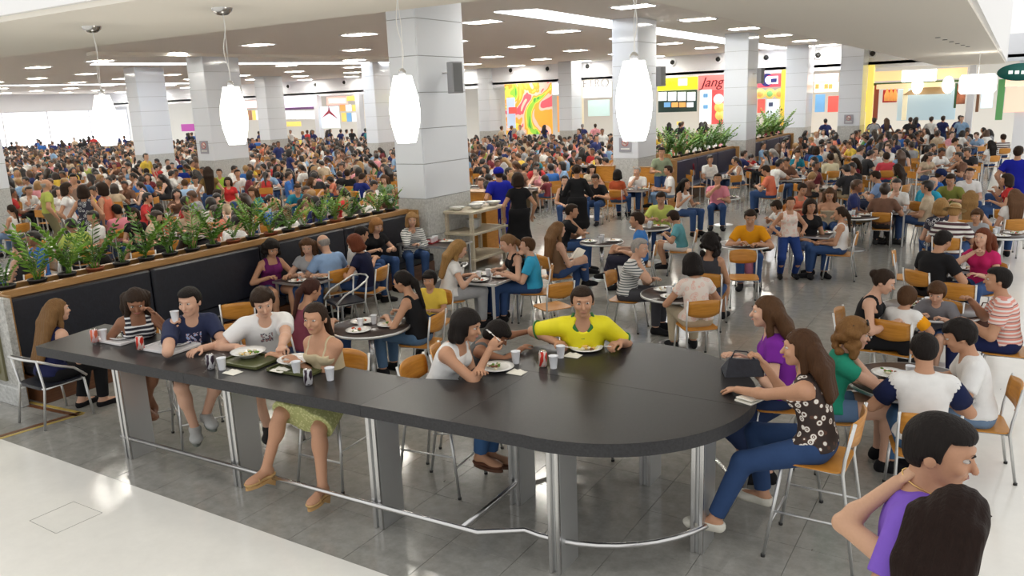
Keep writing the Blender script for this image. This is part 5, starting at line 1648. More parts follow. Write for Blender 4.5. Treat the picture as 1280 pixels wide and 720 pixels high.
PH = {'black': mat('black_hair', HAIRC['black'], .4), 'dark': mat('dark_brown_hair', HAIRC['dark'], .4), 'brown': mat('brown_hair', HAIRC['brown'], .4), 'fair': mat('fair_hair', HAIRC['blonde'], .45), 'grey': mat('grey_hair', HAIRC['grey'], .5)}
PS = [mat('skin_'+k, SKIN[k], .5) for k in ('light', 'tan', 'brown', 'pale')]
PSH = M['black_rubber']
CV = [('M', 'eat'), ('M', 'lap'), ('M', 'chin'), ('Mf', 'eat'), ('F', 'eat'), ('F', 'lap'), ('Fb', 'talk'), ('Fp', 'chin'), ('Ft', 'eat'), ('Fu', 'lap'), ('M', 'talk'), ('K', 'eat')]
CVS = [('M', 'stand'), ('F', 'stand'), ('Mf', 'wait'), ('Fb', 'wait')]


def single(kind, pose, h):
    P = dict(POSE[pose]); P.update(KIND[kind]); s = P.get('s', 1.)
    if s < .9:
        P['pz'] = .47+.12*s; P['footL'] = (-.08, .33, .2); P['footR'] = (.08, .33, .2)
        for q in 'LR': x, y, z = P['hand'+q]; P['hand'+q] = (x*.8, y*.8, .76+(z-.76)*.6)
    for k in ('footL', 'footR'): P.setdefault(k, (-.12 if k == 'footL' else .12, .42, .09))
    P['hz'] = 1.15
    if h > .03: P['fr'] = .014
    return person_single(P, h)


HI = {v: single(*v, .024) for v in CV+CVS}
LO = {v: single(*v, .048) for v in CV[:8]+CVS[:2]}
HIM = {v: np_mesh('person', d[0], d[1], [PS[0], PM['white'], PB[0], PH['dark'], PSH], d[2]) for v, d in HI.items()}

rg = random.Random(11)
spots = []       # (dist, x, y, rz, standing)
tabs = []


def free(x, y, r):
    return all((x-a)**2+(y-b)**2 > r*r for a, b in OCC) and all(abs(x-cx) > wx/2+.45 or abs(y-cy) > wy/2+.45 for cx, cy, wx, wy in COLS)


gx_ = np.arange(-74, -.9, 2.25); gy_ = np.arange(7.2, 47, 2.1)
for i, x0 in enumerate(gx_):
    for j, y0 in enumerate(gy_):
        x, y = x0+rg.uniform(-.25, .25)+(j % 2)*.6, y0+rg.uniform(-.25, .25)
        if -11.9 < x < -8.6: continue                    # benches and columns
        if x > -8.6 and y < 17.5: continue                # only the listed diners there
        if -7.2 < x < -5.2 and y < 22: continue
        if x > -1.3: continue
        if x <= -11 and y < 11 and rg.random() < .35: continue
        px, py = proj((x, y, 1.)); d = math.hypot(x, y)
        if not (-30 < px < 1310): continue
        if not free(x, y, 1.15): continue
        rz = rg.uniform(0, 6.3)
        tabs.append((d, x, y, 'r40' if rg.random() < .45 else 's75', rz if rg.random() < .3 else 0.))
        n = rg.choice((2, 3, 4, 4, 4))
        r0_ = rg.choice((0, PI/4))
        for k in range(4):
            a = r0_+k*PI/2+rg.uniform(-.12, .12); rr = .72+rg.uniform(0, .1)
            qx, qy = x+math.cos(a)*rr, y+math.sin(a)*rr
            if not free(qx, qy, .5) or proj((qx, qy, 1))[0] < -25 or proj((qx, qy, 1))[0] > 1300: continue
            occ = k < n
            spots.append((math.hypot(qx, qy), qx, qy, a+PI/2+rg.uniform(-.2, .2), 0 if occ else 2))
# people standing in line at the counters and waiting staff
for k in range(70):
    x = rg.uniform(-62, -2); y = rg.uniform(45.6, 47.4)
    if free(x, y, .45): spots.append((math.hypot(x, y), x, y, rg.choice((0, 0, .4, -.4, PI)), 1)); OCC.append((x, y))
for k in range(26):
    y = rg.uniform(31, 46); x = rg.uniform(-73, -60); spots.append((math.hypot(x, y), x, y, PI/2+rg.uniform(-.6, .6), 1))
for k in range(14):
    x, y = rg.uniform(-50, -14), rg.uniform(20, 44)
    if free(x, y, .5): spots.append((math.hypot(x, y), x, y, rg.uniform(0, 6), 1))
spots.sort(); tabs.sort()
NIND = 300-len(MIDS)-12
CROWD = []; CCH = []
names_t = list(PALT)


def zone(x, y):
    d = math.hypot(x, y)
    if x < -11:
        return 'near left hall' if d < 22 else 'middle left hall' if d < 32 else 'deep left hall'
    return 'right side' if x > -5 and d < 25 else 'middle aisle side' if d < 25 else 'before food counters'


# distant chairs and people joined into stuff
SV, SF, SM, soff = [], [], [], 0
smats = [*PS, *PM.values(), *PB, *PH.values(), PSH]; IX = {m.name: i for i, m in enumerate(smats)}
CHV = np.array(SCb.v); CHF = np.array(SCb.f); cv_all, cf_all, cm_all, coff = [], [], [], 0
npeople = 0; nch = 0
for (d, x, y, rz, st) in spots:
    v = rg.choice(CVS) if st == 1 else rg.choice(CV)
    ct = rg.choices(names_t, WTS)[0]; hb = rg.choices(list(PH), (50, 26, 14, 6, 4))[0]
    if st == 1 and rg.random() < .3: ct = 'navy'
    ms = [rg.choices(PS, (4, 6, 3, 1))[0], PM[ct], rg.choices(PB, (5, 4, 2))[0], PH[hb], PSH]
    zn = zone(x, y)
    if st != 2:
        if npeople < NIND:
            o = ob('person', HIM[v], None, (x, y, 0)); o.rotation_euler.z = rz
            for q in range(5): o.material_slots[q].link = 'OBJECT'; o.material_slots[q].material = ms[q]
            o['category'] = 'person'; CROWD.append((o, '%s %s in %s with %s hair, %s' % ('standing' if st == 1 else 'seated', 'child' if v[0] == 'K' else 'woman' if v[0][0] == 'F' else 'man', ct, hb, zn)))
            npeople += 1
        else:
            vv = v if v in LO else (CVS[0] if st == 1 else CV[rg.randrange(8)])
            V, F, mi, _j = LO[vv]; c, s_ = math.cos(rz), math.sin(rz)
            W3 = np.stack([V[:, 0]*c-V[:, 1]*s_+x, V[:, 0]*s_+V[:, 1]*c+y, V[:, 2]], 1)
            SV.append(W3); SF.append(F+soff); soff += len(V); SM.append(np.array([IX[m.name] for m in ms])[mi])
    if st != 1:
        if nch < 300-len(MIDS):
            if d < 24:
                t = put_set([m for m in CH if m[0] != 'foot_caps'], 'dining_chair', None, 'chair', x, y, rz)
            else:
                t = ob('dining_chair', SC, None, (x, y, 0)); t.rotation_euler.z = rz; t.scale = (1.12, 1.12, 1.05); t['category'] = 'chair'
            CCH.append((t, '%s plywood dining chair, %s' % ('empty' if st == 2 else 'occupied', zn))); nch += 1
        else:
            c, s_ = math.cos(rz), math.sin(rz)
            W3 = np.stack([CHV[:, 0]*c-CHV[:, 1]*s_+x, CHV[:, 0]*s_+CHV[:, 1]*c+y, CHV[:, 2]], 1)
            cv_all.append(W3); cf_all.append(CHF+coff); coff += len(CHV); cm_all.append((np.arange(len(CHF)) >= SCn).astype(int))
cr = ob('distant_diners', np_mesh('distant_diners', np.concatenate(SV), np.concatenate(SF), smats, np.concatenate(SM)))
tag(cr, 'dense crowd of tiny seated and standing diners at the back of the hall', 'crowd', kind='stuff')
cc = ob('distant_chairs', np_mesh('distant_chairs', np.concatenate(cv_all), np.concatenate(cf_all), [M['plywood'], M['satin_metal']], np.concatenate(cm_all)))
cc.data.polygons.foreach_set('use_smooth', np.zeros(len(cc.data.polygons), bool))
tag(cc, 'distant plywood chairs between the tables at the back of the hall', 'chairs', kind='stuff')
print('people', npeople, 'stuff people', len(SV), 'chairs', nch, 'tables', len(tabs))
# tables of the crowd, with a few plates and cups on the nearer ones
CTB = []; CWARE = []
tst = {}
TSM = {}
for k_ in ('r40', 's75'):
    b = MB()
    if k_ == 'r40': b.lathe([(.42, .71), (.42, .74)], (0, 0, 0), 16); n1 = len(b.f); b.lathe([(.035, 0), (.035, .71)], (0, 0, 0), 6)
    else: b.box((0, 0, .725), (.75, .75, .03)); n1 = len(b.f); [b.box((sx*.33, sy*.33, .355), (.03, .03, .71)) for sx in (-1, 1) for sy in (-1, 1)]
    b.box((.15, .1, .755), (.22, .16, .02)); b.box((-.15, -.1, .755), (.2, .2, .015)); b.box((-.1, .18, .78), (.07, .07, .08))
    me_ = b.mesh('dining_table', [M['table_brown'], M['satin_metal'], M['porcelain']])
    for i, p in enumerate(me_.polygons): p.material_index = 0 if i < n1 else 1 if i < len(b.f)-18 else 2
    TSM[k_] = me_
for i, (d, x, y, kd, rz) in enumerate(tabs):
    if i < 60:
        t = put_set(TM[kd], 'dining_table', None, 'table', x, y, rz)
        for q in range(rg.choice((2, 3))):
            a = rg.uniform(0, 6.3); wx_, wy_ = x+.22*math.cos(a), y+.22*math.sin(a)
            o = put_ware('plate', wx_, wy_, .741, None, None, 0); o['category'] = 'plate'; CWARE.append((o, 'white plate on a table, '+zone(x, y)))
            o = put_ware('cup', x+.3*math.cos(a+.9), y+.3*math.sin(a+.9), .741, None); o['category'] = 'cup'; CWARE.append((o, 'plastic cup on a table, '+zone(x, y)))
    elif i < 280:
        t = ob('dining_table', TSM[kd], None, (x, y, 0)); t.rotation_euler.z = rz; t['category'] = 'table'
    else:
        tst.setdefault(kd, []).append((x, y, rz)); continue
    CTB.append((t, '%s dining table, %s' % ('round' if kd == 'r40' else 'square', zone(x, y))))
vv, ff, oo = [], [], 0
for kd, L_ in tst.items():
    for (x, y, rz) in L_:
        vs = [Vector((sx*.36, sy*.36, .74)) for sx, sy in ((-1, -1), (1, -1), (1, 1), (-1, 1))]
        Q = Matrix.Rotation(rz, 3, 'Z'); vv += [tuple(Q @ v+Vector((x, y, 0))) for v in vs]; ff.append((oo, oo+1, oo+2, oo+3)); oo += 4
if vv:
    me_ = bpy.data.meshes.new('distant_tables'); me_.from_pydata(vv, [], ff); me_.materials.append(M['white_plastic']); tag(ob('distant_tables', me_), 'farthest pale table tops among the back crowd', 'tables', kind='stuff')

# tableware of the listed tables
n_ = 0
for (t, x, y, kd) in TABLES:
    lb = t['label']; k = {'r50': 3, 'r58': 3, 's80': 3, 'booth': 2}.get(kd, 2)
    for q in range(k):
        a = q*2*PI/k+.6; rr = .24
        o = put_ware('plate', x+rr*math.cos(a), y+rr*math.sin(a), .741, None, None, a, 7, n_, (0, 1, 2, 3)); o['category'] = 'plate'; CWARE.append((o, 'plate of food on the '+' '.join(lb.split()[:8]))); n_ += 1
        if q < 2:
            o = put_ware('cup', x+.12*math.cos(a+1.3), y+.12*math.sin(a+1.3), .741, None); o['category'] = 'cup'; CWARE.append((o, 'cup on the '+' '.join(lb.split()[:8])))
# ------------------------------------------------------------------ things on the bar
BZ = BT+.001
def A(px, py, z=BZ): return at(px, py, z)
def on_bar(kind, px, py, label, rz=0., **k): x, y, z = A(px, py, k.pop('z', BZ)); return put_ware(kind, x, y, z, label, None, rz, **k)
on_bar('tray_white', 151, 424, 'white tray with orange can in front of the girl', R(2))
on_bar('tray_white', 213, 435, 'white tray with red can in front of the navy tee man', R(3))
on_bar('tray_green', 313, 452, 'green tray with pasta plate before the man in white', R(4))
on_bar('tray_green', 376, 461, 'green tray before the woman in the beige camisole', R(4))
on_bar('plate', 157, 422, 'white plate with food scraps on the first white tray', z=BZ+.015, food=9, seed=3, pal=(0, 1, 2))
on_bar('plate', 219, 431, 'nearly empty white plate on the second white tray', z=BZ+.015, food=4, seed=4, pal=(0, 1, 2))
on_bar('bowl', 311, 446, 'white plate heaped with pasta before the man in white', z=BZ+.015, food=30, seed=5, pal=(0, 4, 2))
on_bar('bowl', 370, 456, 'white plate with leftovers on the second green tray', z=BZ+.015, food=8, seed=6, pal=(3, 2, 0))
on_bar('plate', 621, 461, 'white plate of rice and salad before the black-bobbed woman', food=16, seed=7, pal=(0, 1, 2))
on_bar('plate', 733, 437, 'white plate of rice and meat before the man in yellow', food=22, seed=8, pal=(0, 1, 4))
on_bar('can_orange', 119, 428, 'orange drink can on the first white tray', z=BZ+.014)
on_bar('can_red', 176, 437, 'red drink can on the second white tray', z=BZ+.014)
on_bar('can_dark', 264, 461, 'dark drink can beside a plastic cup, left of the green tray')
on_bar('can_dark', 386, 481, 'dark drink can in front of the second green tray')
on_bar('can_red', 679, 458, 'red drink can between plastic cups before the man in yellow')
for px, py, lb, z in ((130, 425, 'white plastic cup behind the orange can', BZ+.014), (278, 462, 'plastic cup right of the dark can at green tray', BZ), (371, 467, 'plastic cup standing on the second green tray', BZ+.014), (413, 475, 'plastic cup right of the second green tray', BZ),
                      (645, 454, 'plastic cup right of the plate of the black-bobbed woman', BZ), (692, 460, 'plastic cup just right of the lone red can', BZ), (701, 447, 'water-filled plastic cup before the man in yellow', BZ)):
    on_bar('cup', px, py, lb, z=z)
on_bar('napkin', 291, 466, 'crumpled napkin in front of the first green tray')
on_bar('napkin', 350, 463, 'folded napkin on the corner of second green tray', z=BZ+.02)
on_bar('napkin', 646, 466, 'napkin under the edge of the rice plate')
on_bar('napkin', 716, 445, 'torn napkin beside the plate of the man in yellow')
x, y, z = A(938, 500); nb = MB(); nb.bevel_box((0, 0, .006), (.2, .15, .012), .002); nb.bevel_box((.0, .0, .02), (.19, .14, .008), .002, .05, Matrix.Rotation(.12, 3, 'Y'))
o = nb.build('notebook', M['paper'], None, (x, y, z)); o.rotation_euler.z = R(70); tag(o, 'open cream notebook under the arm of the floral-topped woman', 'notebook')
x, y, z = A(928, 468); hb = thing('handbag', 'black leather handbag on the bar beside the purple-topped woman', 'bag', (x, y, z), R(30))
b = MB(); b.add([(-.16, -.07, 0), (.16, -.07, 0), (.16, .07, 0), (-.16, .07, 0), (-.12, -.02, .15), (.13, -.02, .13), (.13, .02, .13), (-.12, .02, .15), (-.18, 0, .07), (.18, 0, .06)],
    [(3, 2, 1, 0), (4, 5, 6, 7), (0, 1, 5, 4), (2, 3, 7, 6), (1, 9, 5), (1, 2, 9), (2, 6, 9), (9, 6, 5), (0, 4, 8), (0, 8, 3), (3, 8, 7), (8, 4, 7)], False); b.build('body', M['black_leather'], hb)
MB().tube([(-.1, 0, .14), (-.06, .03, .2), (.04, .03, .19), (.1, 0, .13)], .007, 6).build('handle', M['black_leather'], hb)
t, J = HERO['h8'][:2]
hold(KNIFEM, 'knife', 'white plastic knife in the yellow jersey man\'s right hand', 'knife', t, J, 'R', (-.75, .55, .12), .05)
hold(FORKM, 'fork', 'white plastic fork in the yellow jersey man\'s left hand', 'fork', t, J, 'L', (.8, .35, .15), .05)
t, J = HERO['h6'][:2]; hold(FORKM, 'fork', 'white plastic fork at the black-bobbed woman\'s mouth', 'fork', t, J, 'R', (-.35, -.75, .3), .03)
t, J = HERO['h2'][:2]; hold(FORKM, 'fork', 'white fork in the hand of the striped tank girl', 'fork', t, J, 'R', (0, .4, -.9), .05)
t, J = HERO['h4'][:2]; hold(FORKM, 'fork', 'white fork held over the pasta by the man in white', 'fork', t, J, 'R', (-.5, .5, -.5), .05)
t, J = HERO['h3'][:2]; rzz = t.rotation_euler.z
p = Vector(t.location)+Matrix.Rotation(rzz, 3, 'Z') @ Vector(J['hcR']); put_ware('cup', p.x, p.y, p.z-.03, 'white cup raised by the man in the navy tee')
# sunglasses on the curly woman, necklace tab of the jersey man, hat band: small attributes
sg = [m for m in MIDS if 'curly light hair' in m[5]][0]; b = MB(); hp_ = sg[1]['hp']
for sx in (-1, 1): b.ball(tuple(hp_(sx*.032, .075, .105)), .024, 10, 6, (1, .5, .8))
b.tube([tuple(hp_(-.095, -.03, .09)), tuple(hp_(0, .08, .11)), tuple(hp_(.095, -.03, .09))], .004, 5); b.build('sunglasses', M['black_rubber'], sg[0])
# book held by the crossed-legged reader
rd = [m for m in MIDS if 'reading paper' in m[5]][0]; p = Vector((rd[2], rd[3], 0))+Matrix.Rotation(rd[4], 3, 'Z') @ Vector((0, .42, .82))
b = MB()
for sx in (-1, 1): b.box((sx*.075, 0, 0), (.15, .004, .22), 0, Matrix.Rotation(sx*.35, 3, 'Z'))
o = b.build('magazine', M['paper'], None, tuple(p)); o.rotation_euler = (-.7, 0, rd[4]); tag(o, 'white magazine held by the long-haired woman with crossed legs', 'magazine')
# bags on chairs
for (px, py, z, c, lb) in ((1232, 402, .28, (.07, .025, .015), 'dark brown bag hanging behind the salmon striped man'), (702, 332, .19, (.01, .01, .01), 'black bag beside the chair of the reading woman'), (938, 333, .4, (.6, .2, .3), 'pink patterned bag hanging on chair before mustard tee'), (823, 384, .18, (.3, .32, .2), 'olive bag beside the pink blouse woman')):
    x, y, z = at(px, py, z); t = thing('bag', lb, 'bag', (x, y, z)); m_ = mat('bag_cloth', c, .7, bump=.4, bscale=12)
    MB().ball((0, 0, 0), .15, 14, 9, (1, .55, 1.15)).build('body', m_, t); MB().tube([(-.1, 0, .1), (-.05, 0, .26), (.05, 0, .26), (.1, 0, .1)], .01, 6).build('strap', m_, t)

# empty chairs
for (px, py, ph, lb) in ((298, 395, 0, 'empty plywood chair between navy and white tee men'), (930, 335, 175, 'empty plywood chair with pink bag before the mustard tee'), (1160, 345, 350, 'empty chair in front of the black-shirted man'), (1090, 262, 300, 'empty chair at elbow of the striped blue man'), (455, 350, 300, 'empty plywood chair beside the navy-topped woman'),
                         (1140, 335, 90, 'empty chair left of the black-shirted man'), (1262, 275, 20, 'empty chair at the right edge behind magenta'), (895, 395, 60, 'empty chair right of the pink blouse woman'), (690, 370, 330, 'empty chair next to turquoise boy'), (1200, 372, 10, 'empty chair behind the small fringed child')):
    x, y, _ = at(px, py, .62); 
    if all((x-a)**2+(y-c)**2 > .3**2 for a, c in OCC):
        put_set(CH, 'dining_chair', lb, 'chair', x, y, face(x, y, ph)); OCC.append((x, y))
for (px, py, ph, lb) in ((430, 352, 250, 'white metal armchair at the booth table, right of bald man'), (557, 335, 280, 'white metal armchair behind the blonde in white')):
    x, y, _ = at(px, py, .78); put_set(AC, 'armchair', lb, 'chair', x, y, face(x, y, ph))

# tray with drinks on the booth table
x, y, _ = at(542, 303, .741); put_ware('tray_red', x-.15, y-.05, .742, 'red tray on the booth table of the striped woman', None, .1); put_ware('cup', x+.02, y, .76, 'white cup on the red booth tray')

# service cart with stacked plates by the big column
x, y, _ = at(594, 264, 1.15); x -= .35; y -= .5; ct = thing('service_cart', 'pale wooden service cart with stacked plates beside the large column', 'cart', (x+.35, y+.5, 0))
for sx in (-1, 1):
    for sy in (-1, 1): MB().box((sx*.32, sy*.62, .6), (.07, .07, 1.2)).build('post', M['pale_wood'], ct)
for z in (.2, .75, 1.2): MB().bevel_box((0, 0, z), (.78, 1.4, .05), .006).build('shelf', M['pale_wood'], ct)
for i, (dx, dy, z, n) in enumerate(((-.15, -.45, 1.226, 2), (.1, -.1, 1.226, 4), (-.1, .3, 1.226, 3), (.15, .5, 1.226, 3), (0, -.1, .776, 12))):
    for k in range(n):
        o = put_ware('bowl', x+.35+dx, y+.5+dy, z+.014*k, None); o['category'] = 'plate'; CWARE.append((o, 'white plate stacked on the service cart'))
# wooden bins and dividers
BINS = []
for (px, py, w__, dd, hh, lb) in ((606, 318, .5, .5, 1.15, 'orange-brown wooden waste bin behind the blue waiter'), (595, 300, .9, .5, 1.25, 'wooden tray station left of the blue waiter'), (753, 258, .9, .12, 1.3, 'plywood divider panel left of the second column foot'), (808, 262, .8, .12, 1.3, 'plywood divider panel right of the second column foot')):
    x, y, _ = at(px, py, 0); t = thing('wooden_bin' if dd > .2 else 'divider_panel', lb, 'bin' if dd > .2 else 'divider', (x, y, 0))
    MB().bevel_box((0, 0, hh/2), (w__, dd, hh), .01).build('body', M['plywood'], t)
    MB().bevel_box((0, 0, hh+.015), (w__+.04, dd+.04, .03), .006).build('top', M['oak'], t); MB().box((0, -dd/2-.004, hh*.62), (w__*.9, .006, .02)).build('slot', M['chrome'], t)

# loudspeakers on the columns, no-smoking signs
for (x, y, z, lb) in ((-9.86, 13.8, 3.95, 'grey loudspeaker on the large tiled column'), (-9.74, 24.9, 4.05, 'grey loudspeaker on the second tiled column'), (-9.05, 34.2, 4.1, 'grey loudspeaker on the third tiled column')):
    t = thing('loudspeaker', lb, 'speaker', (x, y, z)); MB().bevel_box((.06, 0, 0), (.2, .26, .62), .012, R(-18)).build('cabinet', mat('speaker_grey', (.33, .34, .36), .5), t)
    MB().bevel_box((.06+.1*math.cos(R(-18)), .1*math.sin(R(-18)), 0), (.012, .22, .56), .004, R(-18)).build('grille', mat('speaker_grille', (.2, .21, .22), .7, bump=.6, bscale=300), t); MB().tube([(-.24, 0, .1), (-.04, 0, .1)], .02, 8).build('bracket', M['satin_metal'], t)
sgm = mat('sign_grey', (.35, .35, .4), .4); rd_ = mat('sign_red', (.55, .06, .05), .4)
cl_ = [(-10.42, 23.77, 1.98, .42, 'grey no-smoking sign on the second column'), (*[c - d for c, d in zip(at(268, 201, 1.55)[:2], (.5, .03))], 2.1, .5, 'grey no-smoking sign on the column in the left hall'), (-7.45, 46.15, 1.9, .45, 'grey notice on the farthest right column')]
for (x, y, z, s_, lb) in cl_:
    t = thing('no_smoking_sign', lb, 'sign', (x, y, z)); MB().box((0, 0, 0), (s_, .02, s_*1.05)).build('panel', sgm, t)
    b = MB(); b.lathe([(s_*.24, -.004), (s_*.24, .004)], (0, 0, 0), 28); o = b.build('disc', M['white_plastic'], t, (0, -.014, s_*.14)); o.rotation_euler.x = PI/2
    b = MB(); b.tube([(s_*.24*math.cos(a), -.02, s_*.14+s_*.24*math.sin(a)) for a in np.linspace(0, 2*PI, 25)[:-1]], s_*.025, 6, True); b.tube([(-s_*.17, -.02, s_*.14+s_*.17), (s_*.17, -.02, s_*.14-s_*.17)], s_*.022, 6); b.build('ring', rd_, t)
    MB().box((0, -.02, s_*.13), (s_*.28, .006, s_*.05)).build('cigarette', M['black_rubber'], t)
    MB().box((0, -.014, -s_*.3), (s_*.7, .006, s_*.09)).build('caption_bar', M['white_plastic'], t)

# ------------------------------------------------------------------ food counters along the far wall
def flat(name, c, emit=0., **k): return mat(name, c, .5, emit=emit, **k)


def wpx(a, b_, y0, y1, Y=WY):
    xa, xb = wall_x(a, Y, (y0+y1)/2), wall_x(b_, Y, (y0+y1)/2); z1 = wall_z((a+b_)/2, y0, Y); z0 = wall_z((a+b_)/2, y1, Y)
    return (xa+xb)/2, (z0+z1)/2, xb-xa, z1-z0


def wbox(t, name, a, b_, y0, y1, m, th=.12, dy=0.):
    """box on the counter wall spanning the photograph's pixels; t parents it"""
    x, z, w__, h_ = wpx(a, b_, y0, y1, WY-dy); o = MB().bevel_box((x-t.location.x, -dy+0, z), (w__, th, h_), min(.02, h_*.1)).build(name, m, t); return o


def text(t, s, px, py, size, m, dy=.12, font_shear=0.):
    cu = bpy.data.curves.new('lettering', 'FONT'); cu.body = s; cu.size = size; cu.extrude = .02; cu.align_x = 'CENTER'; cu.align_y = 'CENTER'; cu.shear = font_shear
    tmp = bpy.data.objects.new('lettering', cu); COL.objects.link(tmp); dg = bpy.context.evaluated_depsgraph_get(); me_ = bpy.data.meshes.new_from_object(tmp.evaluated_get(dg)); bpy.data.objects.remove(tmp)
    me_.materials.clear(); me_.materials.append(m); o = ob('lettering', me_, t); o.location = (wall_x(px, WY-dy, py)-t.location.x, -dy-.05, wall_z(px, py, WY-dy)); o.rotation_euler = (PI/2, 0, 0); return o


def stall(label, a, b_): 
    x = wall_x((a+b_)/2, WY); return thing('food_stall', label, 'food stall', (x, WY, 0))


def counter(t, a, b_, m, front=None):
    x, z, w__, _ = wpx(a, b_, 150, 170); MB().bevel_box((x-t.location.x, .3, .55), (w__, .7, 1.1), .02).build('counter', m, t); MB().bevel_box((x-t.location.x, .28, 1.12), (w__+.05, .8, .05), .01).build('countertop', M['chrome'], t)


rgs = random.Random(21)
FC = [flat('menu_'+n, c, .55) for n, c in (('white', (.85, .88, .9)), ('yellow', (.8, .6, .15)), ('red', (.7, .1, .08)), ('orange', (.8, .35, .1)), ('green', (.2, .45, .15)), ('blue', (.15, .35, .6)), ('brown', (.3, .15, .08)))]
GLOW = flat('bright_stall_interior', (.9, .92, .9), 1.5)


def menu_row(t, a, b_, y0, y1, n, idx, dy=.0):
    for k in range(n):
        p0 = a+(b_-a)*k/n; p1 = a+(b_-a)*(k+.86)/n; o = wbox(t, 'menu_board', p0, p1, y0, y1, FC[idx[k % len(idx)]], .06, dy)


def pillar_w(a, b_, y0, y1, m, lb='pillar'): 
    x, z, w__, h_ = wpx(a, b_, y0, y1); o = struct(MB().bevel_box((x, WY-.02, 2.33), (w__, .5, 4.66), .02).build('pillar', m)); return o


Wt = M['white_plastic']
# left part
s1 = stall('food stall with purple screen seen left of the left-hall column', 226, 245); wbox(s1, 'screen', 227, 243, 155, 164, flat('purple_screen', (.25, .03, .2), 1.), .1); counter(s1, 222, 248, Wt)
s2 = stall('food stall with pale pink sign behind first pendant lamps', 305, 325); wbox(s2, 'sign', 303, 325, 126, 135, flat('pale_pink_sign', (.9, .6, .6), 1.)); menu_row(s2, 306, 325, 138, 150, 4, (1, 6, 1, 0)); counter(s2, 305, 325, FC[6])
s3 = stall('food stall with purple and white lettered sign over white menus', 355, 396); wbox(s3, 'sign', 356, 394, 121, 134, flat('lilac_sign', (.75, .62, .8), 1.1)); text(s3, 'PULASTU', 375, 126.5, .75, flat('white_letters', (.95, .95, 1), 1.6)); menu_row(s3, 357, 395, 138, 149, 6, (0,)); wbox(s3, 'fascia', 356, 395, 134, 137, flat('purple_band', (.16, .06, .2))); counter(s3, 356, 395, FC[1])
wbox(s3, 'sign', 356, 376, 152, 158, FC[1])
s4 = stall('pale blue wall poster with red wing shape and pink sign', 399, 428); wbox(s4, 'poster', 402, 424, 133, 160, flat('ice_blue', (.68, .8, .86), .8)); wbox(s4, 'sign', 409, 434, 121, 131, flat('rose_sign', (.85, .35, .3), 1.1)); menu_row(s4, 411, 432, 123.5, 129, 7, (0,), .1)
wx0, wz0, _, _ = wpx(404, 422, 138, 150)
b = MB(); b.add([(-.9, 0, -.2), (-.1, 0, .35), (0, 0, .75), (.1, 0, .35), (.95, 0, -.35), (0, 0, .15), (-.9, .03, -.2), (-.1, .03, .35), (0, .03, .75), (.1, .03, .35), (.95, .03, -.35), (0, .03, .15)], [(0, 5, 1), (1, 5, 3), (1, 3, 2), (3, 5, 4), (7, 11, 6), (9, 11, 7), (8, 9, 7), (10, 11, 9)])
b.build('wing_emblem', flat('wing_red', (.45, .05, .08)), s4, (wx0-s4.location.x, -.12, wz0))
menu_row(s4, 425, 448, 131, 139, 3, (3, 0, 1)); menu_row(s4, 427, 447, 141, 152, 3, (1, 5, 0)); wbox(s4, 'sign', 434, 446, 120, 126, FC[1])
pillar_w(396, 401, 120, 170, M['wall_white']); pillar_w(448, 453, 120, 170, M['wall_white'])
# mural
s5 = stall('wall with large green, orange and red fruit-like mural', 632, 690); 
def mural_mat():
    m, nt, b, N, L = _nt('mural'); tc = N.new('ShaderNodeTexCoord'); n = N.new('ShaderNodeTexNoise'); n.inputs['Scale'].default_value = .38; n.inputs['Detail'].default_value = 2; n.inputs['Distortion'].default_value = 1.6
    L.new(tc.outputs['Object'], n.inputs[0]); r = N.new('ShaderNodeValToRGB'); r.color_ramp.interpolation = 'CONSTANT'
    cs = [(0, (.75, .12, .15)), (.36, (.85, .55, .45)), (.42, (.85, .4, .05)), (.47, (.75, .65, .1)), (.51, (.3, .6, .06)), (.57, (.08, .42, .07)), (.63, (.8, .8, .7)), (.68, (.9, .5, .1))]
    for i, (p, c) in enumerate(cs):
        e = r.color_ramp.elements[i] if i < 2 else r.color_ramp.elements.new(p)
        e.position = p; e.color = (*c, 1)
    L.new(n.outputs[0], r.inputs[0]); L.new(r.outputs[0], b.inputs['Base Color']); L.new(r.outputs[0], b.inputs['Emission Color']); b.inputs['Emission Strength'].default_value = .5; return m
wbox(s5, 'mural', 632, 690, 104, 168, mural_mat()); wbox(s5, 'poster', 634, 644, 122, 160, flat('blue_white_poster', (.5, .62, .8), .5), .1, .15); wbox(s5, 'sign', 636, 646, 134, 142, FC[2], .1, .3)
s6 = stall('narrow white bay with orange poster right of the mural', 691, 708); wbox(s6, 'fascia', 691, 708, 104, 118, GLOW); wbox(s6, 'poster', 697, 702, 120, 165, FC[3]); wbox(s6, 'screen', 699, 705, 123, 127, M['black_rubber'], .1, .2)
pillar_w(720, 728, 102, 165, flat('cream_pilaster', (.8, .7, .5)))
s7 = stall('food stall with white sign and pale teal interior left of second column', 728, 764); wbox(s7, 'sign', 729, 764, 103, 122, flat('white_sign', (.93, .93, .92), 1.2)); text(s7, 'VETRO', 741, 104.8, .75, flat('grey_letters', (.4, .38, .36))); wbox(s7, 'interior', 735, 762, 125, 145, flat('pale_teal', (.55, .72, .7), .5), .05, -.8); counter(s7, 730, 764, Wt)
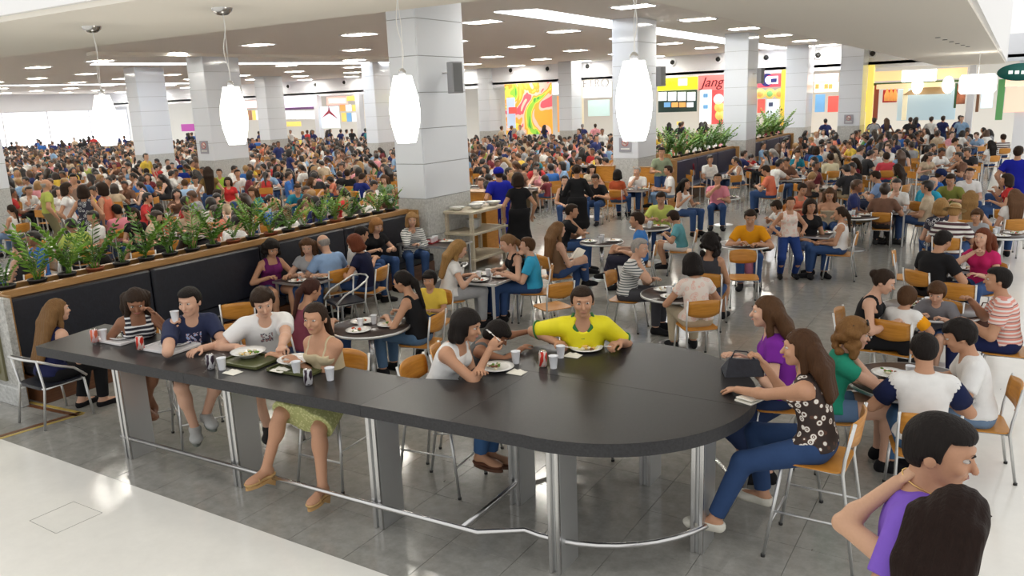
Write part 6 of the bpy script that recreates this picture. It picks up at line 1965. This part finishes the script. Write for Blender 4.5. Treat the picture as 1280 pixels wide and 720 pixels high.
# right part
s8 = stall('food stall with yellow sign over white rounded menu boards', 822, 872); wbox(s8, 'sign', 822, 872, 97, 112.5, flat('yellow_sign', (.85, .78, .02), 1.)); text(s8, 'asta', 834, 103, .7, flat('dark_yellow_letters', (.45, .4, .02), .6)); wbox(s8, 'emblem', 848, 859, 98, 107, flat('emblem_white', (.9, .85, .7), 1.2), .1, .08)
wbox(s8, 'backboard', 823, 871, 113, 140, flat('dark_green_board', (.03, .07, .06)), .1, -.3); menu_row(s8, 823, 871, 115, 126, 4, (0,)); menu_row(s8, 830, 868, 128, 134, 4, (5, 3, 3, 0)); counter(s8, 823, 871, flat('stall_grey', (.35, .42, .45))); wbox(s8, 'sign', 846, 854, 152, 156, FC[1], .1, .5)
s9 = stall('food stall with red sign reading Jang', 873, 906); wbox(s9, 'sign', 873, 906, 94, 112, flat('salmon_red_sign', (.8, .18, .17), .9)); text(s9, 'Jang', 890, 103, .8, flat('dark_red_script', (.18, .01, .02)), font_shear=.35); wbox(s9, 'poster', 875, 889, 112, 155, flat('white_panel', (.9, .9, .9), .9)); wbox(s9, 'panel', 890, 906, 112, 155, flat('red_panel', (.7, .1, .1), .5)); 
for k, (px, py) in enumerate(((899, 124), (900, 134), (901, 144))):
    x, z = wall_x(px, WY, py), wall_z(px, py, WY); o = MB().lathe([(.3, 0), (.3, .05)], (0, 0, 0), 20).build('food_picture', FC[(0, 1, 1)[k]], s9); o.location = (x-s9.location.x, -.1, z); o.rotation_euler.x = PI/2
for k, py in enumerate((117, 124, 131, 138)): wbox(s9, 'menu_board', 879, 885, py, py+5, FC[(5, 0, 5, 0)[k]], .04, .1)
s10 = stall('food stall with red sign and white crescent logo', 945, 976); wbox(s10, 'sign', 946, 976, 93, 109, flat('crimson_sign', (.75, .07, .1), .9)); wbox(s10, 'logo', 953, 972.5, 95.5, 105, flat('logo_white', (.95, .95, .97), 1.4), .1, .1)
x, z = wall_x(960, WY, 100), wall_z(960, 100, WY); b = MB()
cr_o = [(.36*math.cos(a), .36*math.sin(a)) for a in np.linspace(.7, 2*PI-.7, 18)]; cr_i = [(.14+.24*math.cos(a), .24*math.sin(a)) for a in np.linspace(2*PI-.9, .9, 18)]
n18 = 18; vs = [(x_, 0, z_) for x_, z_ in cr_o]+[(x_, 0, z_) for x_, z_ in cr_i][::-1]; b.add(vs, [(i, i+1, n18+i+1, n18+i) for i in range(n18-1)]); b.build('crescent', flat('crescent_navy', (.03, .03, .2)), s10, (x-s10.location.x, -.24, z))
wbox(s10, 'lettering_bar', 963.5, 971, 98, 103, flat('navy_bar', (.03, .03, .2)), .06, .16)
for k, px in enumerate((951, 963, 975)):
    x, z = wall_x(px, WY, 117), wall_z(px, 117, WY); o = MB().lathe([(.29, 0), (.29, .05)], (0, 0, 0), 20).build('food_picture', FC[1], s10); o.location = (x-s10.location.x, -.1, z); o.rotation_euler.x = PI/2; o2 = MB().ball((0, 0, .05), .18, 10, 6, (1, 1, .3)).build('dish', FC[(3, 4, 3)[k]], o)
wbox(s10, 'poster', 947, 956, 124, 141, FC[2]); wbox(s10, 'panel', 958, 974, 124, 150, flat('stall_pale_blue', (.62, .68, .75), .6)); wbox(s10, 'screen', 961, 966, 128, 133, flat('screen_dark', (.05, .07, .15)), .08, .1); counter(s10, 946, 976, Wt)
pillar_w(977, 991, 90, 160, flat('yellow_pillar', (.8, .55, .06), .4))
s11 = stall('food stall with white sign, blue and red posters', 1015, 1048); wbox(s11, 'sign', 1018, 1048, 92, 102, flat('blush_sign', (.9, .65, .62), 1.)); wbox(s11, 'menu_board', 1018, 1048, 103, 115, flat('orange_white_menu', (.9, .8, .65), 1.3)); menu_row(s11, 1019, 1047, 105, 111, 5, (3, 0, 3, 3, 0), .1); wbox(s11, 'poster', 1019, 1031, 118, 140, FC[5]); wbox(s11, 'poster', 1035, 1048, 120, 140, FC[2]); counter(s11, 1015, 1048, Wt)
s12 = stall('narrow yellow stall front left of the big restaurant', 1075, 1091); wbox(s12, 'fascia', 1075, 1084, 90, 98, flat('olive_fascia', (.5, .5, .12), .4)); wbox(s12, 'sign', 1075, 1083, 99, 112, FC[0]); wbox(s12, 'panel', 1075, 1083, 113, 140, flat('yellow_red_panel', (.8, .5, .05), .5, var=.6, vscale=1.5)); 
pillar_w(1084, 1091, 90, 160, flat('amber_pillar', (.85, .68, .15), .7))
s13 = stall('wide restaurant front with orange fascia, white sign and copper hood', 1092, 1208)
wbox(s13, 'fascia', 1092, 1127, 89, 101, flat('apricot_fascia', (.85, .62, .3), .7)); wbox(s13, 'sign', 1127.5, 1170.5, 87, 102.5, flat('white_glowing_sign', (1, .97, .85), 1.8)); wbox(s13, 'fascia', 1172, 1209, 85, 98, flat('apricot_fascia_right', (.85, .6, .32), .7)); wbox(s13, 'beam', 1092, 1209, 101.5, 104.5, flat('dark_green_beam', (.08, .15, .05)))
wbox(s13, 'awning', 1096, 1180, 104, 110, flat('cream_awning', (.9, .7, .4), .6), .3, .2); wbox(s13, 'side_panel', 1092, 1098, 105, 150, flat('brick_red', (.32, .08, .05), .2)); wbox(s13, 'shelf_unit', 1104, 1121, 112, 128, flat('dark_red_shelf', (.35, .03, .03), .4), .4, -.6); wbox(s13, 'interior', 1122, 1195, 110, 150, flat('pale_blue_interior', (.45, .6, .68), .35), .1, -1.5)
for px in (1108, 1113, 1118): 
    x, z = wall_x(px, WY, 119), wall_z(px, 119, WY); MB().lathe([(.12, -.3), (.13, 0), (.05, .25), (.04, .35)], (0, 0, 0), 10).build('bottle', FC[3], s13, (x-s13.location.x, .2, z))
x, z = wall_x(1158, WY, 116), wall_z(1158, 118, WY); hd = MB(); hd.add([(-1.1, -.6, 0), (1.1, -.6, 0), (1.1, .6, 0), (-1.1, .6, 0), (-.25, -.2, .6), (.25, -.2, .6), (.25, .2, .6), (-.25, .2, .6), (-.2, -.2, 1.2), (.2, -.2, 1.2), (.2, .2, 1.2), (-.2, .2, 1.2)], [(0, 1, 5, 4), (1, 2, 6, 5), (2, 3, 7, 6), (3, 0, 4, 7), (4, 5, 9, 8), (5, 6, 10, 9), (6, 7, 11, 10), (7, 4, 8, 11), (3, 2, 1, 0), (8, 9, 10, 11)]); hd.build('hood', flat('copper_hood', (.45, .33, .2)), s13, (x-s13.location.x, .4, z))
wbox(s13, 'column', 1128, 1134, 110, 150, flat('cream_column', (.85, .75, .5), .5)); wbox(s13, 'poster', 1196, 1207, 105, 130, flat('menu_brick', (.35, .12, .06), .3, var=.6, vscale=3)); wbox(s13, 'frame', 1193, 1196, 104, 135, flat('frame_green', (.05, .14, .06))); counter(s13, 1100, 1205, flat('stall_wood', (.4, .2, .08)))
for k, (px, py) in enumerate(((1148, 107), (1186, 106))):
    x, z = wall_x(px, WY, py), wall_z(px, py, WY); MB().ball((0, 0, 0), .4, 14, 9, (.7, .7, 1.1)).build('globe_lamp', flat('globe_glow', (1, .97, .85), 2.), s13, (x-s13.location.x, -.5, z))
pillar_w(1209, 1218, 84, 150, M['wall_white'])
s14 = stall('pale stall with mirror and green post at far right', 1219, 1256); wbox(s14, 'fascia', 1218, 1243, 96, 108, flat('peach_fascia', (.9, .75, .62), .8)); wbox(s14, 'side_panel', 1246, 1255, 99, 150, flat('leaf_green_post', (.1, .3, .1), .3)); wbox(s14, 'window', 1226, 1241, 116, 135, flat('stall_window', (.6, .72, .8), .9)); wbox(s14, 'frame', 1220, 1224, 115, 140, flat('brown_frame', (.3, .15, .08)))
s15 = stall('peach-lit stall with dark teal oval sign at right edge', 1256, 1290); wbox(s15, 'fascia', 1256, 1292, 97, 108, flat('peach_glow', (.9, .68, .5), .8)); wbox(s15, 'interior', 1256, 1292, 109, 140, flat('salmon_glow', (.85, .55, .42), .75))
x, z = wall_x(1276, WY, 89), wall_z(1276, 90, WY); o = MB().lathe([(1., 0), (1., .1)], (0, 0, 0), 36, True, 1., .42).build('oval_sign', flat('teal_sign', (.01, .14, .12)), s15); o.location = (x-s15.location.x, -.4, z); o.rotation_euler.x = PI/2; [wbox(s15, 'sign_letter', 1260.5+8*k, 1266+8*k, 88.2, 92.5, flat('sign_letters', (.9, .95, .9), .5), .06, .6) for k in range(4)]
# big drum lantern in front of the restaurant
x, y = wall_x(1222, 30, 105), 30; z = wall_z(1222, 105, 30)
t = thing('drum_lantern', 'large glowing white drum lantern hanging at upper right', 'lamp', (x, y, z)); MB().lathe([(.001, .3), (.45, .3), (.52, .2), (.52, -.2), (.45, -.3), (.001, -.3)], (0, 0, 0), 28, False).build('shade', M['pendant_glass'], t); MB().tube([(0, 0, .3), (0, 0, SOF-z)], .01, 6).build('cord', M['satin_metal'], t)
# warm fill lights added over the counters to brighten the stalls' interiors, without fixtures
for px in (380, 420, 745, 850, 890, 960, 1035, 1110, 1160, 1195):
    x = wall_x(px, WY); l = bpy.data.lights.new('stall_fill', 'AREA'); l.shape = 'RECTANGLE'; l.size = 2.5; l.size_y = .6; l.energy = 38; l.color = (1, .95, .86)
    o = bpy.data.objects.new('stall_fill', l); COL.objects.link(o); o.location = (x, WY+1.2, 4.5)

# ------------------------------------------------------------------ labels that single each thing out
ORD = 'leftmost,second,third,fourth,fifth,sixth,seventh,eighth,ninth,tenth,eleventh,twelfth,thirteenth,fourteenth,fifteenth,sixteenth,seventeenth,eighteenth,nineteenth,twentieth'.split(',')
def ordn(i):
    if i < 20: return ORD[i]
    n = i+1; pre = ''
    if n >= 100: pre = 'hundred-and-'; n -= 100
    if n <= 20: return pre+(['', 'first']+ORD[1:])[n] if n else 'hundredth'
    tens = ['', '', 'twenty', 'thirty', 'forty', 'fifty', 'sixty', 'seventy', 'eighty', 'ninety'][n//10]
    u = n % 10
    return pre+(tens+'-'+['', 'first', 'second', 'third', 'fourth', 'fifth', 'sixth', 'seventh', 'eighth', 'ninth'][u] if u else tens[:-1]+'ieth')


def uniq(lst, group=None):
    bpy.context.view_layer.update()
    by = {}
    for o, lb in lst: by.setdefault(lb, []).append(o)
    for lb, os_ in by.items():
        w1 = ' '.join(lb.split()[:12])
        if len(os_) == 1: os_[0]['label'] = w1; 
        else:
            os_.sort(key=lambda o: proj(o.matrix_world.translation)[0])
            for i, o in enumerate(os_): o['label'] = w1+(', leftmost' if i == 0 else ', rightmost' if i == len(os_)-1 else ', %s from left' % ordn(i))
        for o in os_: o['group'] = group or lb


uniq(CROWD); uniq(CCH, 'dining chairs of the hall'); uniq(CTB, 'dining tables of the hall'); uniq([c for c in CWARE])
uniq([(t, 'rectangular recessed ceiling light panel') for px, py, t in lamps], 'ceiling light panels')
uniq([(t, 'round black air nozzle high on the white bulkhead') for px, t in nz], 'air nozzles on the bulkhead')
uniq([(t, ('terracotta' if te else 'black')+'-potted leafy plant on '+('the near booth ledge' if t.location.y < 20 else 'second booth planter' if t.location.y < 35 else 'far booth planter')) for t, te in PLANTS], 'planter plants')
for t in [m[0] for m in MIDS]: t['group'] = 'diners and staff of the food court'
# everything was laid out at 1.18 times life size: bring it to metres (camera included, so the view is unchanged)
KS = .85
bpy.context.view_layer.update()
for o in list(S.objects):
    if o.parent is None:
        o.location = o.location*KS
        if o.type != 'CAMERA': o.scale = o.scale*KS
        if o.type == 'LIGHT': o.data.energy *= KS*KS
for l in bpy.data.lights:
    if l.type == 'POINT': l.energy *= KS*KS; l.shadow_soft_size *= KS
print('script seconds', round(time.time()-T0, 1), 'objects', len(bpy.data.objects))
